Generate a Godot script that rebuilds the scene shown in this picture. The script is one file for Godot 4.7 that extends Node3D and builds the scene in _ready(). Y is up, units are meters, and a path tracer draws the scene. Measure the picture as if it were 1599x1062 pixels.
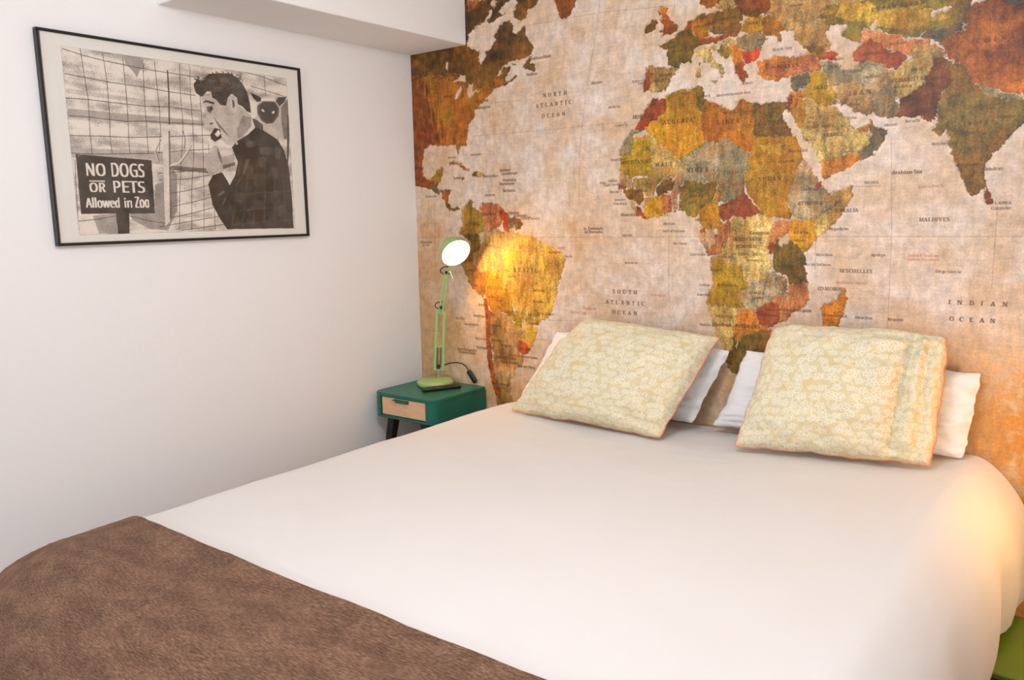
extends Node3D

var M := {}
var rng := RandomNumberGenerator.new()

func _ready():
	rng.seed = 11
	# ---------- camera
	var cam := Camera3D.new()
	cam.name = "camera"
	add_child(cam)
	cam.transform = Transform3D(Basis(Vector3(0.79525663, -0.0197367, -0.60595162), Vector3(-0.07709425, 0.98806431, -0.13336188), Vector3(0.60135129, 0.15277231, 0.7842431)), Vector3(2.7698, 1.29, 2.875))
	cam.fov = 45.379
	cam.near = 0.05
	cam.current = true
	# ---------- sky and exposure
	var we := WorldEnvironment.new()
	we.name = "environment"
	var env := Environment.new()
	env.background_mode = Environment.BG_COLOR
	env.background_color = Color(0.86, 0.92, 1.0)
	env.background_energy_multiplier = 1.0
	env.tonemap_mode = Environment.TONE_MAPPER_LINEAR
	env.tonemap_exposure = 0.84
	env.sdfgi_enabled = true
	env.ssao_enabled = true
	env.ssil_enabled = true
	we.environment = env
	add_child(we)
	# ---------- soft main light, added as daylight at two made-up windows
	var added_day := AreaLight3D.new()
	added_day.name = "added_window_light"
	added_day.area_size = Vector2(2.5, 1.35)
	added_day.light_color = Color(0.955, 0.972, 1.0)
	added_day.light_energy = ADDED_WINDOW_ENERGY
	added_day.shadow_enabled = true
	added_day.area_range = 12.0
	add_child(added_day)
	added_day.look_at_from_position(Vector3(1.75, 1.5, 5.96), Vector3(1.75, 1.5, 0.0))
	var side := added_day.duplicate()
	side.name = "added_side_light"  # second added light, at the made-up right-hand window
	side.area_size = Vector2(1.9, 1.35)
	side.light_energy = ADDED_SIDE_ENERGY
	add_child(side)
	side.look_at_from_position(Vector3(3.56, 1.5, 4.2), Vector3(0.0, 1.5, 4.2))

	build_materials()
	build_room()
	build_mural()
	build_bed()
	build_pillows()
	build_nightstand()
	build_low_box()
	build_lamps()
	build_picture()
	build_remote()
	build_added_globe()

const ADDED_WINDOW_ENERGY := 7.0
const ADDED_SIDE_ENERGY := 1.2
const ADDED_GLOBE_ENERGY := 1.22
const BULB_ENERGY := 0.2

# ------------------------------------------------------------------ naming
func tag(o: Node, label: String, category: String, group := ""):
	o.set_meta("label", label)
	o.set_meta("category", category)
	if group != "":
		o.set_meta("group", group)
	return o

func thing(called: String, where: Vector3, label: String, category: String, group := "") -> Node3D:
	var n := Node3D.new()
	n.name = called
	add_child(n, true)
	n.position = where
	tag(n, label, category, group)
	return n

func put(called: String, mesh: Mesh, mat: Material, parent: Node = self, at := Vector3.ZERO) -> MeshInstance3D:
	var o := MeshInstance3D.new()
	o.name = called
	o.mesh = mesh
	o.material_override = mat
	o.cast_shadow = GeometryInstance3D.SHADOW_CASTING_SETTING_ON
	parent.add_child(o, true)
	o.position = at
	return o

func structure(called: String, mesh: Mesh, mat: Material, at := Vector3.ZERO) -> MeshInstance3D:
	var o := put(called, mesh, mat, self, at)
	o.set_meta("kind", "structure")
	return o

# ------------------------------------------------------------------ shapes
func st_new() -> SurfaceTool:
	var st := SurfaceTool.new()
	st.begin(Mesh.PRIMITIVE_TRIANGLES)
	return st

func quad(st: SurfaceTool, a: Vector3, b: Vector3, c: Vector3, d: Vector3, out: Vector3, uv := []):
	# a b c d round the face; wound so that the front looks along "out"
	var n := (b - a).cross(c - a)
	var order := [0, 1, 2, 0, 2, 3]
	if n.dot(out) > 0.0:
		order = [0, 2, 1, 0, 3, 2]
	var p := [a, b, c, d]
	var nn := n.normalized() * (1.0 if n.dot(out) > 0.0 else -1.0)
	for i in order:
		st.set_normal(nn)
		if uv.size() == 4:
			st.set_uv(uv[i])
		else:
			st.set_uv(Vector2.ZERO)
		st.add_vertex(p[i])

func box_into(st: SurfaceTool, lo: Vector3, hi: Vector3):
	bevel_box_into(st, lo, hi, 0.0, Transform3D.IDENTITY)

# a box with chamfered edges
func bevel_box_into(st: SurfaceTool, lo: Vector3, hi: Vector3, b: float, t: Transform3D):
	var c := (lo + hi) * 0.5
	var h := (hi - lo) * 0.5
	for axis in 3:
		var u := (axis + 1) % 3
		var v := (axis + 2) % 3
		for s in [-1.0, 1.0]:
			var pts := []
			for k in [[-1, -1], [1, -1], [1, 1], [-1, 1]]:
				var p := Vector3.ZERO
				p[axis] = h[axis] * s
				p[u] = (h[u] - b) * k[0]
				p[v] = (h[v] - b) * k[1]
				pts.append(t * (c + p))
			var o := Vector3.ZERO
			o[axis] = s
			quad(st, pts[0], pts[1], pts[2], pts[3], t.basis * o)
	if b <= 0.0:
		return
	for axis in 3:
		var u := (axis + 1) % 3
		var v := (axis + 2) % 3
		for su in [-1.0, 1.0]:
			for sv in [-1.0, 1.0]:
				var pts := []
				for k in [[-1, 0], [1, 0], [1, 1], [-1, 1]]:
					var p := Vector3.ZERO
					p[axis] = (h[axis] - b) * k[0]
					p[u] = su * (h[u] - (b if k[1] == 0 else 0.0))
					p[v] = sv * (h[v] - (b if k[1] == 1 else 0.0))
					pts.append(t * (c + p))
				var o := Vector3.ZERO
				o[u] = su
				o[v] = sv
				quad(st, pts[0], pts[1], pts[2], pts[3], t.basis * o)
	for sx in [-1.0, 1.0]:
		for sy in [-1.0, 1.0]:
			for sz in [-1.0, 1.0]:
				var s := Vector3(sx, sy, sz)
				var p := []
				for axis in 3:
					var q := Vector3.ZERO
					for m in 3:
						q[m] = s[m] * (h[m] - (0.0 if m == axis else b))
					p.append(t * (c + q))
				quad(st, p[0], p[1], p[2], p[2], t.basis * s)

func box_mesh(lo: Vector3, hi: Vector3, b := 0.0, t := Transform3D.IDENTITY) -> Mesh:
	var st := st_new()
	bevel_box_into(st, lo, hi, b, t)
	return st.commit()

# a grid of points as a smooth surface; wrapped round in the first index if asked
func grid_into(st: SurfaceTool, pts: Array, uvs: Array, flip: bool, base: int) -> int:
	var nu := pts.size()
	var nv: int = pts[0].size()
	for i in nu:
		for j in nv:
			var a: Vector3 = pts[mini(i + 1, nu - 1)][j] - pts[maxi(i - 1, 0)][j]
			var b: Vector3 = pts[i][mini(j + 1, nv - 1)] - pts[i][maxi(j - 1, 0)]
			var n := a.cross(b)
			if n.length() < 1e-12:
				n = Vector3.UP
			n = n.normalized() * (-1.0 if flip else 1.0)
			st.set_normal(n)
			st.set_uv(uvs[i][j])
			st.add_vertex(pts[i][j])
	for i in nu - 1:
		for j in nv - 1:
			var q := [base + i * nv + j, base + (i + 1) * nv + j, base + (i + 1) * nv + j + 1, base + i * nv + j + 1]
			var order := [0, 2, 1, 0, 3, 2] if not flip else [0, 1, 2, 0, 2, 3]
			for k in order:
				st.add_index(q[k])
	return base + nu * nv

# a cloth: the given outer surface, an inner one "thick" below it, and the rim between
func cloth_mesh(pts: Array, uvs: Array, flip: bool, thick: float) -> Mesh:
	var nu := pts.size()
	var nv: int = pts[0].size()
	var inner := []
	for i in nu:
		var row := []
		for j in nv:
			var a: Vector3 = pts[mini(i + 1, nu - 1)][j] - pts[maxi(i - 1, 0)][j]
			var b: Vector3 = pts[i][mini(j + 1, nv - 1)] - pts[i][maxi(j - 1, 0)]
			var n := a.cross(b)
			n = (n.normalized() if n.length() > 1e-12 else Vector3.UP) * (-1.0 if flip else 1.0)
			row.append(pts[i][j] - n * thick)
		inner.append(row)
	var st := st_new()
	var base := grid_into(st, pts, uvs, flip, 0)
	base = grid_into(st, inner, uvs, not flip, base)
	var rim := []
	for j in nv: rim.append([0, j])
	for i in range(1, nu): rim.append([i, nv - 1])
	for j in range(nv - 2, -1, -1): rim.append([nu - 1, j])
	for i in range(nu - 2, -1, -1): rim.append([i, 0])
	var o := nu * nv
	for k in rim.size() - 1:
		var a: int = rim[k][0] * nv + rim[k][1]
		var b: int = rim[k + 1][0] * nv + rim[k + 1][1]
		var order := [a, b, b + o, a, b + o, a + o] if not flip else [a, b + o, b, a, a + o, b + o]
		for q in order:
			st.add_index(q)
	return st.commit()

func tube_into(st: SurfaceTool, path: Array, radius: float, sides := 10, closed := false):
	var n := path.size()
	var up := Vector3.UP
	var rings := []
	for i in n:
		var a: Vector3 = path[(i - 1 + n) % n] if closed else path[maxi(i - 1, 0)]
		var b: Vector3 = path[(i + 1) % n] if closed else path[mini(i + 1, n - 1)]
		var d := (b - a).normalized()
		if i == 0 and absf(d.dot(up)) > 0.9:
			up = Vector3.RIGHT
		var x := up.cross(d).normalized()
		var y := d.cross(x)
		up = y
		var ring := []
		for k in sides:
			var t := TAU * k / sides
			ring.append([path[i] + (x * cos(t) + y * sin(t)) * radius, x * cos(t) + y * sin(t)])
		rings.append(ring)
	var last := n if closed else n - 1
	for i in last:
		for k in sides:
			var q := [rings[i][k], rings[i][(k + 1) % sides], rings[(i + 1) % n][(k + 1) % sides], rings[(i + 1) % n][k]]
			for m in [0, 2, 1, 0, 3, 2]:
				st.set_normal(q[m][1])
				st.set_uv(Vector2.ZERO)
				st.add_vertex(q[m][0])
	if not closed:
		for e in [0, n - 1]:
			var d: Vector3 = (path[0] - path[1]) if e == 0 else (path[n - 1] - path[n - 2])
			for k in sides:
				quad(st, path[e], rings[e][k][0], rings[e][(k + 1) % sides][0], rings[e][(k + 1) % sides][0], d)

func tube_mesh(path: Array, radius: float, sides := 10, closed := false) -> Mesh:
	var st := st_new()
	tube_into(st, path, radius, sides, closed)
	return st.commit()

# profile points (radius, height) turned round the y axis of t
func lathe_mesh(profile: Array, sides: int, t := Transform3D.IDENTITY) -> Mesh:
	var st := st_new()
	var base := 0
	var pts := []
	var uvs := []
	for i in sides + 1:
		var a := TAU * i / sides
		var row := []
		var ur := []
		for p in profile:
			row.append(t * Vector3(cos(a) * p.x, p.y, sin(a) * p.x))
			ur.append(Vector2(float(i) / sides, p.y))
		pts.append(row)
		uvs.append(ur)
	# normals from the profile
	for i in sides + 1:
		var a := TAU * i / sides
		for j in profile.size():
			var d: Vector2 = profile[mini(j + 1, profile.size() - 1)] - profile[maxi(j - 1, 0)]
			var nn := Vector2(d.y, -d.x).normalized()
			st.set_normal(t.basis * Vector3(cos(a) * nn.x, nn.y, sin(a) * nn.x))
			st.set_uv(uvs[i][j])
			st.add_vertex(pts[i][j])
	var nv := profile.size()
	for i in sides:
		for j in nv - 1:
			var q := [i * nv + j, (i + 1) * nv + j, (i + 1) * nv + j + 1, i * nv + j + 1]
			for k in [0, 1, 2, 0, 2, 3]:
				st.add_index(q[k])
	return st.commit()

func aim(at: Vector3, y_axis: Vector3) -> Transform3D:
	var y := y_axis.normalized()
	var x := y.cross(Vector3(0.31, 0.2, -0.9)).normalized()
	var z := x.cross(y)
	return Transform3D(Basis(x, y, z), at)

# ------------------------------------------------------------------ textures
func noise_bytes(w: int, h: int, freq: float, sd: int, octaves := 4, kind := FastNoiseLite.TYPE_SIMPLEX_SMOOTH) -> PackedByteArray:
	var n := FastNoiseLite.new()
	n.noise_type = kind
	n.seed = sd
	n.frequency = freq
	n.fractal_octaves = octaves
	var im := n.get_image(w, h, false, false, true)
	im.convert(Image.FORMAT_L8)
	return im.get_data()

func noise_stretched(w: int, h: int, cw: int, ch: int, freq: float, sd: int) -> PackedByteArray:
	var n := FastNoiseLite.new()
	n.noise_type = FastNoiseLite.TYPE_SIMPLEX_SMOOTH
	n.seed = sd
	n.frequency = freq
	n.fractal_octaves = 3
	var im := n.get_image(cw, ch, false, false, true)
	im.convert(Image.FORMAT_L8)
	im.resize(w, h, Image.INTERPOLATE_CUBIC)
	return im.get_data()

func texture(im: Image) -> ImageTexture:
	return ImageTexture.create_from_image(im)

func normal_noise(freq: float, strength: float, sd: int, size := 512) -> ImageTexture:
	var n := FastNoiseLite.new()
	n.seed = sd
	n.frequency = freq
	n.fractal_octaves = 4
	var im := n.get_seamless_image(size, size, false, false, 0.1, true)
	im.convert(Image.FORMAT_RGBA8)
	im.bump_map_to_normal_map(strength)
	return texture(im)

# scanline fill of a polygon (flat list of x, y) into a byte map
func fill_poly(map: PackedByteArray, w: int, h: int, p: Array, value: int):
	var n := p.size() / 2
	var lo := 1000000
	var hi := -1000000
	for i in n:
		lo = mini(lo, int(p[i * 2 + 1]))
		hi = maxi(hi, int(p[i * 2 + 1]))
	lo = maxi(lo, 0)
	hi = mini(hi, h - 1)
	for y in range(lo, hi + 1):
		var yy := y + 0.5
		var xs := []
		var j := n - 1
		for i in n:
			var ya: float = p[i * 2 + 1]
			var yb: float = p[j * 2 + 1]
			if (ya <= yy) != (yb <= yy):
				xs.append(p[i * 2] + (yy - ya) / (yb - ya) * (p[j * 2] - p[i * 2]))
			j = i
		xs.sort()
		var k := 0
		while k + 1 < xs.size():
			var x0 := maxi(0, int(ceil(xs[k] - 0.5)))
			var x1 := mini(w - 1, int(floor(xs[k + 1] - 0.5)))
			for x in range(x0, x1 + 1):
				map[y * w + x] = value
			k += 2

# a soft line into a coverage map (keeps the larger value)
func draw_line(map: PackedByteArray, w: int, h: int, p: Array, width: float, value: int):
	for s in p.size() / 2 - 1:
		var a := Vector2(p[s * 2], p[s * 2 + 1])
		var b := Vector2(p[s * 2 + 2], p[s * 2 + 3])
		var r := width * 0.5 + 1.0
		for y in range(maxi(0, int(minf(a.y, b.y) - r)), mini(h - 1, int(maxf(a.y, b.y) + r)) + 1):
			for x in range(maxi(0, int(minf(a.x, b.x) - r)), mini(w - 1, int(maxf(a.x, b.x) + r)) + 1):
				var q := Geometry2D.get_closest_point_to_segment(Vector2(x, y), a, b)
				var c := clampf(width * 0.5 + 0.5 - q.distance_to(Vector2(x, y)), 0.0, 1.0)
				if c > 0.0:
					map[y * w + x] = maxi(map[y * w + x], int(c * value))

var font_cache := {}
func font_rid(called: String) -> RID:
	if not font_cache.has(called):
		var f := SystemFont.new()
		f.font_names = PackedStringArray([called])
		font_cache[called] = f
	return font_cache[called].get_rids()[0]

# a line of writing as a coverage image
func word_image(text: String, size: int, spacing: float, called: String) -> Image:
	var ts := TextServerManager.get_primary_interface()
	var rid := font_rid(called)
	var sz := Vector2i(size, 0)
	var glyphs := []
	var x := 2.0
	for ch in text:
		var gi := ts.font_get_glyph_index(rid, size, ch.unicode_at(0), 0)
		ts.font_render_glyph(rid, sz, gi)
		glyphs.append([gi, x])
		x += ts.font_get_glyph_advance(rid, size, gi).x + spacing * size
	var im := Image.create(int(x) + 6, size + size / 2 + 4, false, Image.FORMAT_LA8)
	for g in glyphs:
		var ti := ts.font_get_glyph_texture_idx(rid, sz, g[0])
		if ti < 0:
			continue
		var src := ts.font_get_texture_image(rid, sz, ti)
		var r := ts.font_get_glyph_uv_rect(rid, sz, g[0])
		var off := ts.font_get_glyph_offset(rid, sz, g[0])
		im.blend_rect(src, Rect2i(r), Vector2i(int(g[1] + off.x), int(size + 2 + off.y)))
	return im

func stamp(map: PackedByteArray, w: int, h: int, im: Image, at: Vector2i, value: int):
	for y in im.get_height():
		for x in im.get_width():
			var px := at.x + x
			var py := at.y + y
			if px < 0 or py < 0 or px >= w or py >= h:
				continue
			var c := int(im.get_pixel(x, y).a * value)
			if c > map[py * w + px]:
				map[py * w + px] = c

# ------------------------------------------------------------------ materials
func mat(c: Color, rough: float, spec := 0.5, metal := 0.0) -> StandardMaterial3D:
	var m := StandardMaterial3D.new()
	m.albedo_color = c
	m.roughness = rough
	m.metallic_specular = spec
	m.metallic = metal
	return m

func build_materials():
	M.wall = mat(Color8(244, 243, 242), 0.85, 0.3)
	M.wall.normal_enabled = true
	M.wall.normal_texture = normal_noise(0.03, 2.0, 3)
	M.wall.normal_scale = 0.25
	M.wall.uv1_triplanar = true
	M.wall.uv1_world_triplanar = true
	M.wall.uv1_scale = Vector3(2, 2, 2)
	M.ceiling = mat(Color8(236, 233, 230), 0.9, 0.2)
	M.floor = mat(Color(1, 1, 1), 0.5, 0.4)
	M.floor.albedo_texture = wood_texture(Color8(150, 110, 74), Color8(112, 78, 50), 21)
	M.floor.uv1_triplanar = true
	M.floor.uv1_world_triplanar = true
	M.window_white = mat(Color8(235, 235, 232), 0.4)
	M.glass = mat(Color(0.9, 0.95, 0.93, 0.015), 0.02, 0.4)
	M.glass.transparency = BaseMaterial3D.TRANSPARENCY_ALPHA
	M.duvet = mat(Color8(229, 226, 223), 0.9, 0.15)
	M.duvet.normal_enabled = true
	M.duvet.normal_texture = normal_noise(0.012, 6.0, 8)
	M.duvet.normal_scale = 0.18
	M.duvet.rim_enabled = true
	M.duvet.rim = 0.1
	M.pillow_white = mat(Color8(236, 234, 233), 0.9, 0.15)
	M.pillow_white.normal_enabled = true
	M.pillow_white.normal_texture = normal_noise(0.015, 8.0, 9)
	M.pillow_white.normal_scale = 0.3
	M.mattress = mat(Color8(225, 222, 216), 0.9, 0.2)
	M.bed_wood = mat(Color8(70, 52, 40), 0.6)
	M.blanket = mat(Color(1, 1, 1), 0.95, 0.1)
	build_wool()
	M.cushion = mat(Color(1, 1, 1), 0.9, 0.15)
	build_cushion_cloth()
	M.piping = mat(Color8(228, 148, 116), 0.85, 0.2)
	M.teal = mat(Color8(10, 100, 84), 0.38, 0.5)
	M.black = mat(Color8(18, 18, 18), 0.5)
	M.drawer = mat(Color(1, 1, 1), 0.55, 0.4)
	M.drawer.albedo_texture = wood_texture(Color8(232, 192, 152), Color8(214, 166, 124), 5)
	M.drawer.uv1_triplanar = true
	M.drawer.uv1_scale = Vector3(3, 3, 3)
	M.lamp_green = mat(Color8(152, 192, 114), 0.3, 0.5)
	M.lamp_green.clearcoat_enabled = true
	M.lamp_green.clearcoat = 0.4
	M.lamp_inside = mat(Color8(245, 242, 235), 0.5)
	M.steel = mat(Color8(200, 200, 196), 0.25, 0.5, 1.0)
	M.spring = mat(Color8(120, 112, 90), 0.35, 0.5, 0.9)
	M.cord = mat(Color8(20, 19, 18), 0.5)
	M.bulb = mat(Color8(255, 244, 220), 0.4)
	M.bulb.emission_enabled = true
	M.bulb.emission = Color(1.0, 0.86, 0.62)
	M.bulb.emission_energy_multiplier = 8.0
	M.diffuser = mat(Color8(245, 243, 238), 0.5)
	M.diffuser.emission_enabled = true
	M.diffuser.emission = Color(1.0, 0.95, 0.88)
	M.diffuser.emission_energy_multiplier = 1.2
	M.frame_black = mat(Color8(14, 16, 15), 0.35)
	M.board = mat(Color8(120, 96, 70), 0.9)
	M.low_green_lamplit = mat(Color8(86, 116, 26), 0.35, 0.5)  # lid green painted olive, as the warm lamplight turns it
	M.low_green_unlit = mat(Color8(8, 70, 52), 0.4, 0.5)  # the same green painted as it looks out of the lamplight

func wood_texture(a: Color, b: Color, sd: int) -> ImageTexture:
	var w := 512
	var fine := noise_stretched(w, w, 24, 256, 0.11, sd)
	var wide := noise_stretched(w, w, 12, 64, 0.07, sd + 1)
	var im := Image.create(w, w, false, Image.FORMAT_RGB8)
	for y in w:
		for x in w:
			var k := y * w + x
			im.set_pixel(x, y, a.lerp(b, clampf(fine[k] / 255.0 * 0.6 + wide[k] / 255.0 * 0.6 - 0.1, 0, 1)))
	return texture(im)

func build_wool():
	var w := 1024
	var grain := noise_stretched(w, w, 200, 900, 0.26, 31)
	var cloud := noise_bytes(w, w, 0.009, 32)
	var speck := noise_bytes(w, w, 0.12, 33, 2)
	var im := Image.create(w, w, false, Image.FORMAT_RGB8)
	var bump := Image.create(w, w, false, Image.FORMAT_RGBA8)
	var dark := Color8(84, 61, 48)
	var light := Color8(158, 122, 98)
	for y in w:
		for x in w:
			var k := y * w + x
			var v := grain[k] / 255.0 * 0.5 + cloud[k] / 255.0 * 0.25 + speck[k] / 255.0 * 0.35 - 0.05
			im.set_pixel(x, y, dark.lerp(light, clampf((v - 0.5) * 1.8 + 0.5, 0, 1)))
			var hgt := grain[k] / 255.0 * 0.5 + speck[k] / 255.0 * 0.5
			bump.set_pixel(x, y, Color(hgt, hgt, hgt))
	bump.bump_map_to_normal_map(5.0)
	M.blanket.albedo_texture = texture(im)
	M.blanket.normal_enabled = true
	M.blanket.normal_texture = texture(bump)
	M.blanket.normal_scale = 0.5
	M.blanket.uv1_scale = Vector3(1.4, 1.4, 1)
	M.blanket.rim_enabled = true
	M.blanket.rim = 0.15

func build_cushion_cloth():
	# pale scrolling flowers printed on straw-coloured cotton
	var w := 1024
	var big := noise_bytes(w, w, 0.008, 43, 2)
	var fine := noise_bytes(w, w, 0.2, 44, 2)
	var ink := PackedByteArray()
	ink.resize(w * w)
	var r := RandomNumberGenerator.new()
	r.seed = 77
	for row in 21:
		for col in 21:
			var c := Vector2((col + 0.5 + 0.5 * (row % 2)) * 49.0, (row + 0.5) * 49.0) + Vector2(r.randf_range(-9, 9), r.randf_range(-9, 9))
			var turn := r.randf() * TAU
			var size := r.randf_range(0.8, 1.2)
			# a ring of petals, each a small loop
			for k in 5:
				var a := turn + TAU * k / 5.0
				var p := []
				for i in 8:
					var t := TAU * i / 7.0
					var q := c + Vector2(cos(a), sin(a)) * (13.0 + 7.0 * cos(t)) * size + Vector2(-sin(a), cos(a)) * 6.5 * sin(t) * size
					p.append(q.x)
					p.append(q.y)
				draw_line(ink, w, w, p, 4.0, 255)
			# a curling stem with a leaf
			var s := []
			for i in 14:
				var f := i / 13.0
				var rad := lerpf(42.0, 14.0, f) * size * 0.62
				var a := turn + 0.6 + f * 5.2
				var q := c + Vector2(24.0, 18.0).rotated(turn) * size + Vector2(cos(a), sin(a)) * rad * 0.8
				s.append(q.x)
				s.append(q.y)
			draw_line(ink, w, w, s, 4.0, 235)
	var im := Image.create(w, w, false, Image.FORMAT_RGB8)
	var ground := Color8(220, 207, 166)
	var flower := Color8(238, 233, 216)
	var straw := Color8(226, 188, 120)
	for y in w:
		for x in w:
			var k := y * w + x
			var c := ground.lerp(straw, smoothstep(0.5, 0.9, big[k] / 255.0) * 0.35).lerp(flower, ink[k] / 255.0 * 0.85)
			c = c.lightened((fine[k] - 100) * 0.0006) if fine[k] > 100 else c.darkened((100 - fine[k]) * 0.0006)
			im.set_pixel(x, y, c)
	M.cushion.albedo_texture = texture(im)
	M.cushion.normal_enabled = true
	M.cushion.normal_texture = normal_noise(0.02, 8.0, 12)
	M.cushion.normal_scale = 0.3
	M.cushion.uv1_scale = Vector3(1.4, 1.4, 1)

# ------------------------------------------------------------------ room
const RW := 3.6
const RH := 2.4
const RD := 6.0

func build_room():
	structure("floor", box_mesh(Vector3(-0.15, -0.12, -0.15), Vector3(RW + 0.15, 0, RD + 0.15)), M.floor)
	structure("ceiling", box_mesh(Vector3(-0.15, RH, -0.15), Vector3(RW + 0.15, RH + 0.12, RD + 0.15)), M.ceiling)
	structure("wall_left", box_mesh(Vector3(-0.15, 0, -0.15), Vector3(0, RH, RD + 0.15)), M.wall)
	var sw := st_new()
	box_into(sw, Vector3(RW, 0, -0.15), Vector3(RW + 0.15, RH, 3.2))
	box_into(sw, Vector3(RW, 0, 5.2), Vector3(RW + 0.15, RH, RD + 0.15))
	box_into(sw, Vector3(RW, 0, 3.2), Vector3(RW + 0.15, 0.8, 5.2))
	box_into(sw, Vector3(RW, 2.2, 3.2), Vector3(RW + 0.15, RH, 5.2))
	structure("wall_right", sw.commit(), M.wall)
	var win2 := Node3D.new()
	win2.name = "added_window_2"  # window added in the unseen right wall to light the soffit side
	win2.set_meta("kind", "structure")
	add_child(win2)
	sw = st_new()
	for z in [3.2, 4.17, 5.14]:
		bevel_box_into(sw, Vector3(RW + 0.05, 0.8, z), Vector3(RW + 0.11, 2.2, z + 0.06), 0.004, Transform3D.IDENTITY)
	for y in [0.8, 2.14]:
		bevel_box_into(sw, Vector3(RW + 0.052, y, 3.2), Vector3(RW + 0.108, y + 0.06, 5.2), 0.004, Transform3D.IDENTITY)
	put("window_frame", sw.commit(), M.window_white, win2)
	for z in [3.26, 4.23]:
		put("pane", box_mesh(Vector3(RW + 0.078, 0.86, z), Vector3(RW + 0.082, 2.14, z + 0.91)), M.glass, win2)
	structure("wall_back", box_mesh(Vector3(0, 0, -0.15), Vector3(RW, RH, -0.003)), M.wall)
	# the unseen wall behind the camera, opened for the added window
	var st := st_new()
	box_into(st, Vector3(0, 0, RD), Vector3(0.45, RH, RD + 0.15))
	box_into(st, Vector3(3.05, 0, RD), Vector3(RW, RH, RD + 0.15))
	box_into(st, Vector3(0.45, 0, RD), Vector3(3.05, 0.8, RD + 0.15))
	box_into(st, Vector3(0.45, 2.2, RD), Vector3(3.05, RH, RD + 0.15))
	structure("wall_front", st.commit(), M.wall)
	var win := Node3D.new()
	win.name = "added_window_1"  # window added out of view to carry the frontal light
	win.set_meta("kind", "structure")
	add_child(win)
	st = st_new()
	for x in [0.45, 1.72, 2.99]:
		bevel_box_into(st, Vector3(x, 0.8, RD + 0.05), Vector3(x + 0.06, 2.2, RD + 0.11), 0.004, Transform3D.IDENTITY)
	for y in [0.8, 2.14]:
		bevel_box_into(st, Vector3(0.45, y, RD + 0.052), Vector3(3.05, y + 0.06, RD + 0.108), 0.004, Transform3D.IDENTITY)
	put("window_frame", st.commit(), M.window_white, win)
	for x in [0.51, 1.78]:
		put("pane", box_mesh(Vector3(x, 0.86, RD + 0.078), Vector3(x + 1.21, 2.14, RD + 0.082)), M.glass, win)
	# the boxed-in beam over the corner
	structure("trim_1", box_mesh(Vector3(0, 2.034, 0.0), Vector3(0.343, RH, 1.25), 0.003), M.wall)
	for b in [["baseboard_left", Vector3(0, 0, 0), Vector3(0.012, 0.07, RD)], ["baseboard_right", Vector3(RW - 0.012, 0, 0), Vector3(RW, 0.07, RD)]]:
		structure(b[0], box_mesh(b[1], b[2], 0.002), M.window_white)

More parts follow.
